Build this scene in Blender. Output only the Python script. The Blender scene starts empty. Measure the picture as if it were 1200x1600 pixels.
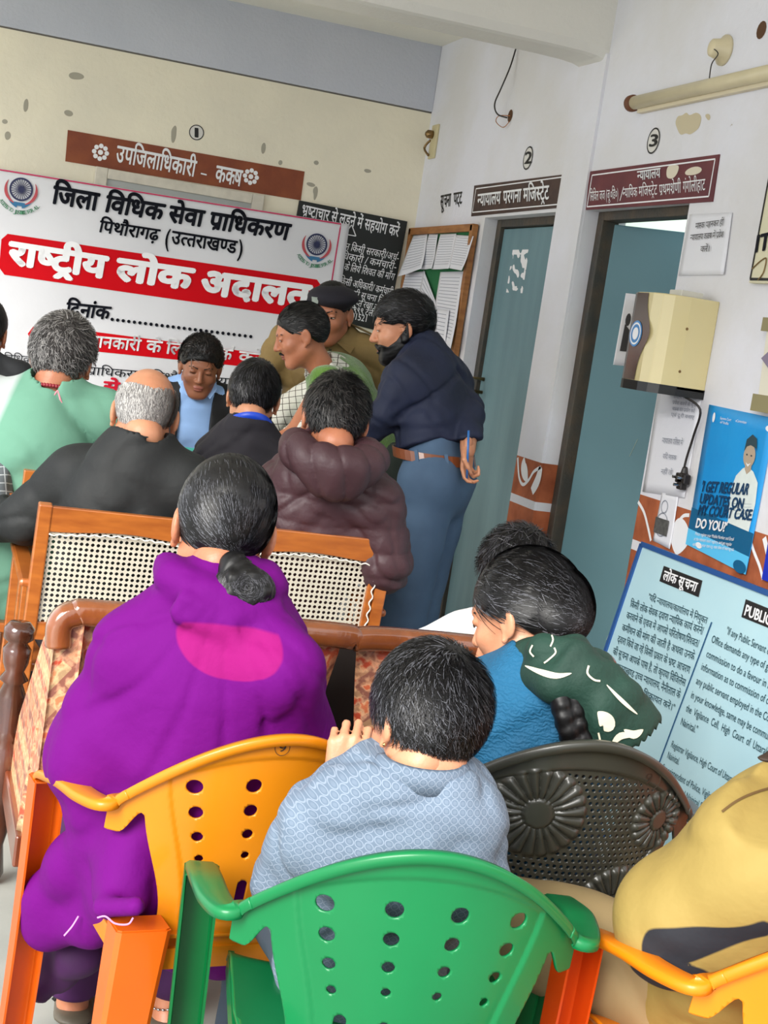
import bpy, bmesh, math, random
import numpy as np
from mathutils import Vector, Matrix, Euler
random.seed(7); RNG = np.random.default_rng(7)
SC = bpy.context.scene
COL = SC.collection
# ---------------------------------------------------------------- camera
CAM_H = 1.45
XC = (0.944, -0.103, -0.313); YC = (-0.295, 0.159, -0.942)
Yv = Vector((-720/2300, 388/2300, -1)).normalized()
_h2 = Vector(((6880-600)/2300, -(412+.149*7000-800)/2300, -1)).normalized()
Zv = _h2.cross(Yv).normalized()
if Zv.y < 0: Zv = -Zv
Xv = Yv.cross(Zv).normalized()
ROT = Matrix((Xv, Yv, Zv))            # camera -> world
CAMLOC = Vector((0, 0, CAM_H))
cd = bpy.data.cameras.new('camera'); cam = bpy.data.objects.new('camera', cd); COL.objects.link(cam)
cd.sensor_fit = 'VERTICAL'; cd.sensor_height = 36.0; cd.lens = 36.0*2300/1600
cd.clip_start = .05; cd.clip_end = 200
cam.matrix_world = Matrix.Translation(CAMLOC) @ ROT.to_4x4()
SC.camera = cam
# ---------------------------------------------------------------- light
SC.view_settings.view_transform = 'Standard'; SC.view_settings.look = 'None'
SC.view_settings.gamma = 1.0; SC.view_settings.use_curve_mapping = False
SC.view_settings.exposure = 1.1
w = bpy.data.worlds.new('sky'); SC.world = w; w.use_nodes = True
bg = w.node_tree.nodes['Background']; bg.inputs[0].default_value = (0.93, 0.96, 1.0, 1); bg.inputs[1].default_value = .88
sd = bpy.data.lights.new('sun', 'SUN'); sd.energy = 3.3; sd.angle = math.radians(35); sd.color = (1.0, 0.97, 0.92)
so = bpy.data.objects.new('sun', sd); COL.objects.link(so)
so.rotation_euler = Vector((0.62, 0.62, -0.50)).to_track_quat('-Z', 'Y').to_euler()
# ---------------------------------------------------------------- rays (photogrammetry helpers: a photo point -> a place in the room)
def ray(px, py): return ROT @ Vector(((px-600)/2300, -(py-800)/2300, -1.0))
def at(px, py, d): return CAMLOC + ray(px, py)*d
def on_y(px, py, Y): r = ray(px, py); return CAMLOC + r*(Y/r.y)
def on_x(px, py, X): r = ray(px, py); return CAMLOC + r*(X/r.x)
def on_z(px, py, Z): r = ray(px, py); return CAMLOC + r*((Z-CAM_H)/r.z)
BY, WX = 7.4, 2.394
def bk(px, py, o=0.0): return on_y(px, py, BY-o)
def rt(px, py, o=0.0): return on_x(px, py, WX-o)
# ---------------------------------------------------------------- materials
def srgb(h):
    h = h.lstrip('#'); c = [int(h[i:i+2], 16)/255 for i in (0, 2, 4)]
    return tuple(x/12.92 if x <= .04045 else ((x+.055)/1.055)**2.4 for x in c)
_M = {}
def mat(name, col, rough=.6, var=0.0, vscale=6.0, bump=0.0, bscale=60.0, metal=0.0, spec=.5, sss=0.0, trans=0.0, col2=None, coat=0.0, sheen=0.0, stretch=None, aniso=0):
    if name in _M: return _M[name]
    m = bpy.data.materials.new(name); m.use_nodes = True; nt = m.node_tree; N = nt.nodes; L = nt.links
    b = N['Principled BSDF']; c = srgb(col) if isinstance(col, str) else col
    b.inputs['Base Color'].default_value = (*c, 1); b.inputs['Roughness'].default_value = rough
    b.inputs['Metallic'].default_value = metal; b.inputs['Specular IOR Level'].default_value = spec
    if sss: b.inputs['Subsurface Weight'].default_value = sss; b.inputs['Subsurface Radius'].default_value = (.02, .008, .004); b.inputs['Subsurface Scale'].default_value = 1.0
    if coat: b.inputs['Coat Weight'].default_value = coat; b.inputs['Coat Roughness'].default_value = .12
    if sheen: b.inputs['Sheen Weight'].default_value = sheen
    if aniso: b.inputs['Anisotropic'].default_value = aniso
    tc = N.new('ShaderNodeTexCoord'); src = tc.outputs['Object']
    if stretch:
        mp = N.new('ShaderNodeMapping'); mp.inputs['Scale'].default_value = stretch; L.new(src, mp.inputs[0]); src = mp.outputs[0]
    m['src'] = 1
    if var or col2:
        n = N.new('ShaderNodeTexNoise'); n.inputs['Scale'].default_value = vscale; n.inputs['Detail'].default_value = 6; L.new(src, n.inputs[0])
        r = N.new('ShaderNodeValToRGB'); L.new(n.outputs[0], r.inputs[0])
        if col2: c2 = srgb(col2) if isinstance(col2, str) else col2
        else: c2 = tuple(max(0, x*(1-var)) for x in c)
        r.color_ramp.elements[0].color = (*c2, 1); r.color_ramp.elements[0].position = .32
        r.color_ramp.elements[1].color = (*c, 1); r.color_ramp.elements[1].position = .62
        L.new(r.outputs[0], b.inputs['Base Color'])
    if bump:
        n2 = N.new('ShaderNodeTexNoise'); n2.inputs['Scale'].default_value = bscale; n2.inputs['Detail'].default_value = 4; L.new(src, n2.inputs[0])
        bp = N.new('ShaderNodeBump'); bp.inputs['Strength'].default_value = bump; bp.inputs['Distance'].default_value = .01
        L.new(n2.outputs[0], bp.inputs['Height']); L.new(bp.outputs[0], b.inputs['Normal'])
    if trans:   # thin translucent plastic / cloth
        t = N.new('ShaderNodeBsdfTranslucent'); t.inputs[0].default_value = (*c, 1)
        mx = N.new('ShaderNodeMixShader'); mx.inputs[0].default_value = trans
        out = N['Material Output']; L.new(b.outputs[0], mx.inputs[1]); L.new(t.outputs[0], mx.inputs[2]); L.new(mx.outputs[0], out.inputs[0])
    _M[name] = m
    return m
# ---------------------------------------------------------------- objects
def two_tone(name, c1, c2, **k):
    m = mat(name, c1, **k); nt = m.node_tree; b = nt.nodes['Principled BSDF']; a = nt.nodes.new('ShaderNodeAttribute'); a.attribute_name = 'tone'; mx = nt.nodes.new('ShaderNodeMix'); mx.data_type = 'RGBA'
    r = nt.nodes.new('ShaderNodeMapRange'); r.inputs[1].default_value = .42; r.inputs[2].default_value = .58; nt.links.new(a.outputs['Fac'], r.inputs[0]); nt.links.new(r.outputs[0], mx.inputs[0]); mx.inputs[6].default_value = (*srgb(c1), 1); mx.inputs[7].default_value = (*srgb(c2), 1); nt.links.new(mx.outputs[2], b.inputs['Base Color']); return m
def set_tone(o, fn):
    v = np.zeros(len(o.data.vertices)*3); o.data.vertices.foreach_get('co', v); v = v.reshape(-1, 3)+(np.array(o.parent.location) if o.parent else 0)
    a = o.data.attributes.new('tone', 'FLOAT', 'POINT'); a.data.foreach_set('value', np.clip(fn(v), 0, 1).astype(np.float32))
def tag(o, label=None, cat=None, group=None, kind=None):
    if label: o['label'] = label
    if cat: o['category'] = cat
    if group: o['group'] = group
    if kind: o['kind'] = kind
    return o
def empty(name, loc, label, cat, group=None, rz=0.0):
    o = bpy.data.objects.new(name, None); COL.objects.link(o); o.location = loc; o.rotation_euler = (0, 0, rz)
    o.empty_display_size = .05
    return tag(o, label, cat, group)
def link(name, me, mats, parent=None, world=True, smooth=True):
    """mesh given in world coordinates (or in the parent's frame with world=False)"""
    o = bpy.data.objects.new(name, me); COL.objects.link(o)
    for m in (mats if isinstance(mats, (list, tuple)) else [mats]): me.materials.append(m)
    if smooth: me.polygons.foreach_set('use_smooth', [True]*len(me.polygons))
    if parent is not None:
        o.parent = parent
        if world:
            bpy_m = Matrix.LocRotScale(parent.location, parent.rotation_euler, None) if parent.parent is None else Matrix.LocRotScale(parent.parent.location, parent.parent.rotation_euler, None) @ Matrix.LocRotScale(parent.location, parent.rotation_euler, None)
            me.transform(bpy_m.inverted())
    return o
class MB:
    def __init__(s): s.v = []; s.f = []; s.mi = []
    def add(s, v, f, mi=0):
        k = len(s.v); s.v += [tuple(x) for x in v]; s.f += [tuple(i+k for i in q) for q in f]; s.mi += [mi]*len(f); return s
    def box(s, lo, hi, mi=0, M=None):
        x0, y0, z0 = lo; x1, y1, z1 = hi
        v = [(x0,y0,z0),(x1,y0,z0),(x1,y1,z0),(x0,y1,z0),(x0,y0,z1),(x1,y0,z1),(x1,y1,z1),(x0,y1,z1)]
        if M is not None: v = [tuple(M @ Vector(p)) for p in v]
        return s.add(v, [(0,3,2,1),(4,5,6,7),(0,1,5,4),(1,2,6,5),(2,3,7,6),(3,0,4,7)], mi)
    def quadbox(s, P, n, t, mi=0):
        """a slab: four corner points P (loop) pushed back by n*t"""
        n = Vector(n).normalized()*t; a = [Vector(p) for p in P]; b = [p+n for p in a]
        return s.add(a+b, [(0,1,2,3),(7,6,5,4),(0,4,5,1),(1,5,6,2),(2,6,7,3),(3,7,4,0)], mi)
    def bar(s, a, b, w, d, up=(0,0,1), mi=0):
        a = Vector(a); b = Vector(b); t = (b-a).normalized(); u = Vector(up); u = (u-t*u.dot(t)).normalized(); r = t.cross(u)
        v = []
        for p in (a, b):
            for sx, sy in ((-1,-1),(1,-1),(1,1),(-1,1)): v.append(p + r*(w/2*sx) + u*(d/2*sy))
        return s.add(v, [(3,2,1,0),(4,5,6,7),(0,1,5,4),(1,2,6,5),(2,3,7,6),(3,0,4,7)], mi)
    def tube(s, pts, r, n=10, mi=0, caps=True):
        pts = [Vector(p) for p in pts]; R = r if isinstance(r, (list, tuple)) else [r]*len(pts)
        prev = None; v = []; f = []
        for i, p in enumerate(pts):
            t = (pts[min(i+1, len(pts)-1)] - pts[max(i-1, 0)]).normalized()
            u = prev if prev is not None else (Vector((0,0,1)) if abs(t.z) < .9 else Vector((1,0,0)))
            u = (u - t*u.dot(t)).normalized(); prev = u; b = t.cross(u)
            for k in range(n):
                a = 2*math.pi*k/n; v.append(p + (u*math.cos(a) + b*math.sin(a))*R[i])
        for i in range(len(pts)-1):
            for k in range(n): f.append((i*n+k, i*n+(k+1)%n, (i+1)*n+(k+1)%n, (i+1)*n+k))
        if caps: f.append(tuple(range(n))[::-1]); f.append(tuple((len(pts)-1)*n+k for k in range(n)))
        return s.add(v, f, mi)
    def lathe(s, prof, c, axis=(0,0,1), n=20, mi=0):
        ax = Vector(axis).normalized(); c = Vector(c)
        return s.tube([c+ax*z for z, r in prof], [max(r, 1e-4) for z, r in prof], n, mi)
    def disc(s, c, nrm, r, n=24, mi=0, r2=None, upv=(0,0,1)):
        nrm = Vector(nrm).normalized(); u = Vector(upv); u = (u-nrm*u.dot(nrm)).normalized(); w_ = nrm.cross(u); c = Vector(c)
        v = [c + (u*math.cos(2*math.pi*k/n) + w_*math.sin(2*math.pi*k/n))*r for k in range(n)]
        if r2 is None: return s.add(v, [tuple(range(n))], mi)
        v += [c + (u*math.cos(2*math.pi*k/n) + w_*math.sin(2*math.pi*k/n))*r2 for k in range(n)]
        return s.add(v, [(k, (k+1) % n, n+(k+1) % n, n+k) for k in range(n)], mi)
    def mesh(s, name='m'):
        me = bpy.data.meshes.new(name); me.from_pydata(s.v, [], s.f); me.polygons.foreach_set('material_index', s.mi); me.update(); return me
    def build(s, name, mats, parent=None, world=True, smooth=False, bevel=0):
        o = link(name, s.mesh(name), mats, parent, world, smooth)
        if bevel:
            b = o.modifiers.new('bevel', 'BEVEL'); b.width = bevel; b.segments = 2; b.limit_method = 'ANGLE'
        return o
# ---------------------------------------------------------------- implicit 3D surfaces (smooth blends of tapered forms)
def surf_net(fn, lo, hi, h):
    lo = np.array(lo, np.float32); n = [int(math.ceil((hi[i]-lo[i])/h))+2 for i in range(3)]
    ax = [lo[i]+h*np.arange(n[i], dtype=np.float32) for i in range(3)]
    X, Y, Z = np.meshgrid(*ax, indexing='ij'); V = fn(X, Y, Z)
    ins = V < 0
    C = [(a, b, c) for a in (0, 1) for b in (0, 1) for c in (0, 1)]
    sl = lambda A, o: A[o[0]:A.shape[0]-1+o[0], o[1]:A.shape[1]-1+o[1], o[2]:A.shape[2]-1+o[2]]
    cnt = sum(sl(ins, c).astype(np.int8) for c in C)
    act = np.argwhere((cnt > 0) & (cnt < 8))
    if len(act) == 0: return np.zeros((0, 3)), []
    i0, j0, k0 = act.T; acc = np.zeros((len(act), 3)); num = np.zeros(len(act))
    for a in C:
        for d in range(3):
            if a[d] == 1: continue
            b = list(a); b[d] = 1
            va = V[i0+a[0], j0+a[1], k0+a[2]]; vb = V[i0+b[0], j0+b[1], k0+b[2]]
            m = (va < 0) != (vb < 0); t = np.where(m, va/np.where(m, va-vb, 1), 0)
            p = np.stack([np.full(len(act), float(a[q])) for q in range(3)], 1); p[:, d] = t
            acc[m] += p[m]; num[m] += 1
    verts = lo + h*(act + acc/num[:, None])
    idx = np.full(cnt.shape, -1, np.int64); idx[i0, j0, k0] = np.arange(len(act))
    faces = []
    for d in range(3):
        e = [0, 0, 0]; e[d] = 1
        A = ins[:ins.shape[0]-e[0], :ins.shape[1]-e[1], :ins.shape[2]-e[2]]; B = ins[e[0]:, e[1]:, e[2]:]
        u, w_ = (d+1) % 3, (d+2) % 3
        E = np.argwhere(A != B)
        ok = (E[:, u] >= 1) & (E[:, w_] >= 1) & (E[:, u] < cnt.shape[u]) & (E[:, w_] < cnt.shape[w_]); E = E[ok]
        s = A[E[:, 0], E[:, 1], E[:, 2]]
        q = []
        for du, dw in ((-1, -1), (0, -1), (0, 0), (-1, 0)):
            c = E.copy(); c[:, u] += du; c[:, w_] += dw; q.append(idx[c[:, 0], c[:, 1], c[:, 2]])
        q = np.stack(q, 1); q[~s] = q[~s][:, ::-1]
        faces.append(q[(q >= 0).all(1)])
    return verts, np.concatenate(faces)
def np_mesh(name, v, f, mi=None):
    me = bpy.data.meshes.new(name); f = np.asarray(f); nf, k = f.shape
    me.vertices.add(len(v)); me.vertices.foreach_set('co', np.asarray(v, np.float32).ravel())
    me.loops.add(nf*k); me.loops.foreach_set('vertex_index', f.ravel().astype(np.int32))
    me.polygons.add(nf); me.polygons.foreach_set('loop_start', np.arange(0, nf*k, k, dtype=np.int32))
    try: me.polygons.foreach_set('loop_total', np.full(nf, k, np.int32))
    except Exception: pass
    if mi is not None: me.polygons.foreach_set('material_index', np.asarray(mi, np.int32))
    me.update(calc_edges=True); me.validate(); return me
def smin(a, b, k):
    if k <= 0: return np.minimum(a, b)
    h = np.clip(.5+.5*(b-a)/k, 0, 1); return b+(a-b)*h-k*h*(1-h)
def smax(a, b, k): return -smin(-a, -b, k)
def hash_noise(X, Y, Z, s, seed=0, octv=1):
    """smooth pseudo noise from rotated sines"""
    r = np.random.default_rng(seed); o = 0
    for i in range(5):
        d = r.normal(size=3); d /= np.linalg.norm(d); d2 = r.normal(size=3); d2 /= np.linalg.norm(d2); ph = r.random(2)*6.28
        o = o + np.sin((d[0]*X+d[1]*Y+d[2]*Z)*s + ph[0] + 1.3*np.sin((d2[0]*X+d2[1]*Y+d2[2]*Z)*s*.7 + ph[1]))
    return o/5
class SDF:
    def __init__(s): s.ops = []; s.post = []
    def cap(s, a, b, ra, rb=None, k=.02, flat=None, mode='u'):
        """tapered capsule; flat=(dir, ratio) makes the section thinner along dir"""
        s.ops.append(('cap', np.array(a, float), np.array(b, float), ra, ra if rb is None else rb, k, flat, mode)); return s
    def ell(s, c, r, k=.02, rot=None, mode='u'):
        r = (r, r, r) if not isinstance(r, (tuple, list)) else r
        s.ops.append(('ell', np.array(c, float), np.array(r, float), k, rot, mode)); return s
    def plane(s, p, n, k=.0):      # keep the side n points away from
        s.ops.append(('pl', np.array(p, float), np.array(Vector(n).normalized()), k)); return s
    def fn(s, f, k=.0, mode='i'): s.ops.append(('fn', f, k, mode)); return s
    def disp(s, f): s.post.append(f); return s
    def __call__(s, X, Y, Z):
        d = None
        for o in s.ops:
            if o[0] == 'cap':
                _, a, b, ra, rb, k, flat, mode = o
                px, py, pz = X-a[0], Y-a[1], Z-a[2]; ab = b-a; L2 = max(float(ab @ ab), 1e-9)
                t = np.clip((px*ab[0]+py*ab[1]+pz*ab[2])/L2, 0, 1)
                qx, qy, qz = px-t*ab[0], py-t*ab[1], pz-t*ab[2]
                if flat:
                    u = np.array(flat[0], float); u /= np.linalg.norm(u); dt = (qx*u[0]+qy*u[1]+qz*u[2])*(flat[1]-1)
                    qx, qy, qz = qx+dt*u[0], qy+dt*u[1], qz+dt*u[2]
                q = np.sqrt(qx*qx+qy*qy+qz*qz)-(ra+(rb-ra)*t)
            elif o[0] == 'ell':
                _, c, r, k, rot, mode = o
                px, py, pz = X-c[0], Y-c[1], Z-c[2]
                if rot is not None:
                    R = np.array(rot); px, py, pz = R[0,0]*px+R[1,0]*py+R[2,0]*pz, R[0,1]*px+R[1,1]*py+R[2,1]*pz, R[0,2]*px+R[1,2]*py+R[2,2]*pz
                a = np.sqrt((px/r[0])**2+(py/r[1])**2+(pz/r[2])**2)
                b = np.sqrt((px/r[0]**2)**2+(py/r[1]**2)**2+(pz/r[2]**2)**2)
                q = a*(a-1)/np.maximum(b, 1e-6)
            elif o[0] == 'pl':
                _, p, n, k = o; q = (X-p[0])*n[0]+(Y-p[1])*n[1]+(Z-p[2])*n[2]; mode = 'i'
            else: _, f, k, mode = o; q = f(X, Y, Z)
            if d is None: d = q
            elif mode == 'u': d = smin(d, q, k)
            elif mode == 's': d = smax(d, -q, k)
            else: d = smax(d, q, k)
        for f in s.post: d = d + f(X, Y, Z)
        return d
    def bounds(s, pad=.03):
        lo = np.full(3, 1e9); hi = -lo
        for o in s.ops:
            if o[0] == 'cap' and o[7] == 'u':
                R = max(o[3], o[4])
                for p in (o[1], o[2]): lo = np.minimum(lo, p-R); hi = np.maximum(hi, p+R)
            if o[0] == 'ell' and o[5] == 'u':
                R = o[2] if o[4] is None else np.full(3, max(o[2])); lo = np.minimum(lo, o[1]-R); hi = np.maximum(hi, o[1]+R)
        return lo-pad, hi+pad
    def mesh(s, h, pad=.03):
        lo, hi = s.bounds(pad); return surf_net(s, lo, hi, h)
    def build(s, name, mats, h, parent=None, mi=None, pad=.03, T=None, extra=None, smooth=True):
        v, f = s.mesh(h, pad)
        m_idx = None if mi is None else mi(v[f].mean(1))
        if T is not None: v = (np.array(T) @ np.c_[v, np.ones(len(v))].T).T[:, :3]
        me = np_mesh(name, v, f, m_idx)
        return link(name, me, mats, parent)
# ---------------------------------------------------------------- implicit 2D sheets: outline and holes, bent by a mapping
def sheet(fn, u0, u1, v0, v1, h, mp):
    nu = int(math.ceil((u1-u0)/h))+1; nv = int(math.ceil((v1-v0)/h))+1
    us = np.linspace(u0, u1, nu); vs = np.linspace(v0, v1, nv); U, V = np.meshgrid(us, vs, indexing='ij'); F = fn(U, V)
    verts = []; vid = {}
    def gp(i, j):
        k = (i, j)
        if k not in vid: vid[k] = len(verts); verts.append((us[i], vs[j]))
        return vid[k]
    def ep(a, b):
        k = (a, b) if a < b else (b, a)
        if k not in vid:
            fa, fb = F[k[0]], F[k[1]]; t = fa/(fa-fb); t = min(max(t, .02), .98)
            vid[k] = len(verts); verts.append((us[k[0][0]]*(1-t)+us[k[1][0]]*t, vs[k[0][1]]*(1-t)+vs[k[1][1]]*t))
        return vid[k]
    faces = []
    ins = F < 0
    for i in range(nu-1):
        for j in range(nv-1):
            c = [(i, j), (i+1, j), (i+1, j+1), (i, j+1)]; s = [ins[q] for q in c]
            if all(s): faces.append(tuple(gp(*q) for q in c)); continue
            if not any(s): continue
            poly = []
            for a in range(4):
                b = (a+1) % 4
                if s[a]: poly.append(gp(*c[a]))
                if s[a] != s[b]: poly.append(ep(c[a], c[b]))
            if len(poly) >= 3: faces.append(tuple(poly))
    P = [tuple(mp(u, v)) for u, v in verts]
    me = bpy.data.meshes.new('sheet'); me.from_pydata(P, [], faces); me.update(); return me
# ---------------------------------------------------------------- writing
_T = {}
def _glyphs(s, bold):
    bold = 0.0
    k = (s, bold)
    if k in _T: return _T[k]
    c = bpy.data.curves.new('t', 'FONT'); c.body = s; c.size = 1; c.resolution_u = 3; c.offset = bold
    o = bpy.data.objects.new('t', c); me = o.to_mesh()
    v = np.array([p.co[:2] for p in me.vertices]) if len(me.vertices) else np.zeros((0, 2)); f = [tuple(p.vertices) for p in me.polygons]
    o.to_mesh_clear(); bpy.data.objects.remove(o); bpy.data.curves.remove(c)
    _T[k] = (v, f); return _T[k]
def _clip(v, f, xc):
    bm = bmesh.new(); bv = [bm.verts.new((*p, 0)) for p in v]
    for q in f:
        try: bm.faces.new([bv[i] for i in q])
        except ValueError: pass
    bmesh.ops.bisect_plane(bm, geom=bm.verts[:]+bm.edges[:]+bm.faces[:], plane_co=(xc, 0, 0), plane_no=(1, 0, 0), clear_outer=True)
    bm.verts.index_update(); V = np.array([x.co[:2] for x in bm.verts]); Fc = [tuple(x.index for x in q.verts) for q in bm.faces]; bm.free(); return V, Fc
CONS = set('कखगघङचछजझञटठडढणतथदधनपफबभमयरलवशषसहळक़ख़ग़ज़ड़ढ़फ़')
MAT = set('ािीुूृेैोौंँःॅ़')
def layout(s, bold=0.0):
    """Devanagari shaping by hand: i-sign before its cluster, half letters, subscript ra, reph"""
    V = []; F = []; x = 0.0; nv = 0
    def put(v, f, adv=None, dx=0):
        nonlocal x, nv
        if len(v) == 0: return
        v = v.copy(); v[:, 0] += x+dx; V.append(v); F.extend([tuple(i+nv for i in q) for q in f]); nv += len(v)
        if adv is None: x = v[:, 0].max()-.012
        else: x += adv
    def quad(pts):
        nonlocal nv
        V.append(np.array(pts)); F.append(tuple(range(nv, nv+len(pts)))); nv += len(pts)
    H = _glyphs('न', bold)[0][:, 1].max()
    i = 0; n = len(s); run = ''
    while i < n:
        ch = s[i]
        if ch == ' ': x += .26; i += 1; continue
        if ch in CONS:
            cl = [ch]; i += 1
            if i < n and s[i] == '़': cl[-1] += s[i]; i += 1
            while i+1 < n and s[i] == '्' and s[i+1] in CONS:
                cl.append(s[i+1]); i += 2
                if i < n and s[i] == '़': cl[-1] += s[i]; i += 1
            m = ''
            while i < n and s[i] in MAT: m += s[i]; i += 1
            reph = False
            if len(cl) > 1 and cl[0] == 'र': reph = True; cl = cl[1:]
            pre = 'ि' in m; m = m.replace('ि', '')
            if pre:
                v, f = _glyphs('ि', bold); xs = x; stem = v[:, 0].min()
                vv = v.copy(); vv[:, 0] -= v[:, 0].min(); V.append(vv+np.array([x, 0])); F.extend([tuple(q+nv for q in t) for t in f]); nv += len(v); x += .235
            j = 0
            while j < len(cl):
                c = cl[j]; rak = j+1 < len(cl) and cl[j+1] == 'र'
                last = (j == len(cl)-1) or (rak and j+2 == len(cl))
                if last:
                    v, f = _glyphs(c+m, bold); b = _glyphs(c, bold)[0]; x0 = x
                    vv = v.copy(); vv[:, 0] -= min(b[:, 0].min(), 0); put(vv, f); bw = b[:, 0].max()-b[:, 0].min()
                    t_ = .05+bold
                    if rak:
                        if c in 'टठडढछ':
                            xc = x0+bw*.55
                            quad([(xc, -.02), (xc+t_, -.02), (xc-.16+t_, -.2), (xc-.16, -.2)]); quad([(xc, -.02), (xc+t_, -.02), (xc+.16+t_, -.2), (xc+.16, -.2)])
                        else:
                            xc = x0+bw*.80
                            quad([(xc, .19), (xc, .12), (xc-.24, -.04), (xc-.24, .05)])
                    if reph:
                        xc = x-.1; quad([(xc, H), (xc+t_, H), (xc+.12, H+.2), (xc+.05, H+.24), (xc-.02, H+.2), (xc-.02, H+.14), (xc+.05, H+.16)])
                else:
                    v, f = _glyphs(c, bold); a, b2 = v[:, 0].min(), v[:, 0].max()
                    if c in 'टठडढदहङर': vv = v.copy(); vv[:, 0] -= a; vv[:, 1] *= 1; put(vv, f); quad([(x-.2, -.01), (x-.16, .04), (x-.02, -.14), (x-.06, -.17)])
                    else:
                        vv, ff = _clip(v, f, a+(b2-a)*(.84 if c in 'कफ' else .66)); vv[:, 0] -= a; put(vv, ff)
                j += 2 if rak else 1
        elif ch in MAT or ch == '्':
            i += 1
        else:
            run = ''
            while i < n and s[i] not in CONS and s[i] not in MAT and s[i] != ' ': run += s[i]; i += 1
            v, f = _glyphs(run, bold)
            if len(v): vv = v.copy(); a = vv[:, 0].min(); vv[:, 0] -= min(a, 0); put(vv, f); x += .03
            # vowels such as अ take a matra after them
    if not V: return np.zeros((0, 2)), [], 1, H
    V = np.concatenate(V); return V, F, V[:, 0].max(), H
def write(mb, s, A, B, C, bold=0.0, mi=0, Hk=None):
    """A: left foot of the line, B: right foot, C: top of the left letter (points in the room)"""
    A = Vector(A); B = Vector(B); C = Vector(C)
    deva = any('\u0900' <= c <= '\u097f' for c in s)
    if deva: V, F, Wd, H = layout(s, bold)
    else:
        V, F = _glyphs(s, bold)
        if len(V) == 0: return
        V = V - np.array([V[:, 0].min(), 0]); Wd = V[:, 0].max(); H = _glyphs('H', bold)[0][:, 1].max()
    ux = (B-A)/Wd; uy = (C-A)/(Hk or H)
    offs = [(0, 0)] if bold < .009 else ([(-bold*.5, 0), (bold*.5, 0)] if bold < .014 else [(bold*math.cos(q), bold*math.sin(q)) for q in [k*math.pi/4+.2 for k in range(8)]])
    nn = ux.cross(uy).normalized(); nn = nn if nn.dot(CAMLOC-A) > 0 else -nn
    for q, (dx, dy) in enumerate(offs): mb.add([A+ux*float(p[0]+dx)+uy*float(p[1]+dy)+nn*(.00022*q) for p in V], F, mi)
def obj_write(name, lines, plane, mats, parent, bold=.01):
    """lines: (text, (x,y) foot left, (x,y) foot right, (x,y) head left[, bold[, mi]]) read off the photo, put on the plane"""
    mb = MB()
    for l in lines: write(mb, l[0], plane(*l[1]), plane(*l[2]), plane(*l[3]), l[4] if len(l) > 4 else bold, l[5] if len(l) > 5 else 0)
    return mb.build(name, mats, parent)
# ================================================================ the setting
def wall_paint(name, upper, upper2, brown=True):
    m = mat(name, upper, .75, col2=upper2, vscale=2.2, bump=.25, bscale=35)
    nt = m.node_tree; N = nt.nodes; L = nt.links; b = N['Principled BSDF']
    base = b.inputs['Base Color'].links[0].from_socket
    tc = N.new('ShaderNodeTexCoord'); sx = N.new('ShaderNodeSeparateXYZ'); L.new(tc.outputs['Object'], sx.inputs[0])
    # chipped and scuffed patches
    n = N.new('ShaderNodeTexNoise'); n.inputs['Scale'].default_value = 5.5; n.inputs['Detail'].default_value = 9; n.inputs['Roughness'].default_value = .75; L.new(tc.outputs['Object'], n.inputs[0])
    r = N.new('ShaderNodeValToRGB'); r.color_ramp.elements[0].position = .70; r.color_ramp.elements[1].position = .74; L.new(n.outputs[0], r.inputs[0])
    mx = N.new('ShaderNodeMix'); mx.data_type = 'RGBA'; L.new(r.outputs[0], mx.inputs[0]); L.new(base, mx.inputs[6]); mx.inputs[7].default_value = (*srgb('#a9a08d'), 1)
    last = mx.outputs[2]
    if brown:
        def band(lo, hi, cut=False):
            a = N.new('ShaderNodeMath'); a.operation = 'GREATER_THAN'; a.inputs[1].default_value = lo; L.new(sx.outputs[2], a.inputs[0])
            c = N.new('ShaderNodeMath'); c.operation = 'LESS_THAN'; c.inputs[1].default_value = hi; L.new(sx.outputs[2], c.inputs[0])
            d = N.new('ShaderNodeMath'); d.operation = 'MULTIPLY'; L.new(a.outputs[0], d.inputs[0]); L.new(c.outputs[0], d.inputs[1]); 
            if cut:   # the painted dado stops at the cork board
                e = N.new('ShaderNodeMath'); e.operation = 'LESS_THAN'; e.inputs[1].default_value = 6.45; L.new(sx.outputs[1], e.inputs[0])
                g = N.new('ShaderNodeMath'); g.operation = 'MULTIPLY'; L.new(d.outputs[0], g.inputs[0]); L.new(e.outputs[0], g.inputs[1]); return g.outputs[0]
            return d.outputs[0]
        nb = N.new('ShaderNodeTexNoise'); nb.inputs['Scale'].default_value = 9; nb.inputs['Detail'].default_value = 7; L.new(tc.outputs['Object'], nb.inputs[0])
        rb = N.new('ShaderNodeValToRGB'); L.new(nb.outputs[0], rb.inputs[0]); rb.color_ramp.elements[0].color = (*srgb('#8a4424'), 1); rb.color_ramp.elements[1].color = (*srgb('#b5633c'), 1)
        rb.color_ramp.elements[0].position = .3; rb.color_ramp.elements[1].position = .6
        m2 = N.new('ShaderNodeMix'); m2.data_type = 'RGBA'; L.new(band(-1, 1.035, True), m2.inputs[0]); L.new(last, m2.inputs[6]); L.new(rb.outputs[0], m2.inputs[7])
        m3 = N.new('ShaderNodeMix'); m3.data_type = 'RGBA'; L.new(band(.845, .879, True), m3.inputs[0]); L.new(m2.outputs[2], m3.inputs[6]); m3.inputs[7].default_value = (*srgb('#dcdce2'), 1)
        last = m3.outputs[2]
    L.new(last, b.inputs['Base Color']); return m
M_WR = wall_paint('whitewashed_wall', '#e3e3eb', '#dad8d8')
M_WB = wall_paint('cream_wall', '#efe7d0', '#e3dcc8', False)
M_CEIL = mat('ceiling_paint', '#ebe8dc', .8, col2='#e2dfd4', vscale=1.5, bump=.2)
M_BEAM = mat('beam_paint', '#dddad2', .8, col2='#d2d0ca', vscale=1.2, bump=.2)
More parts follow.
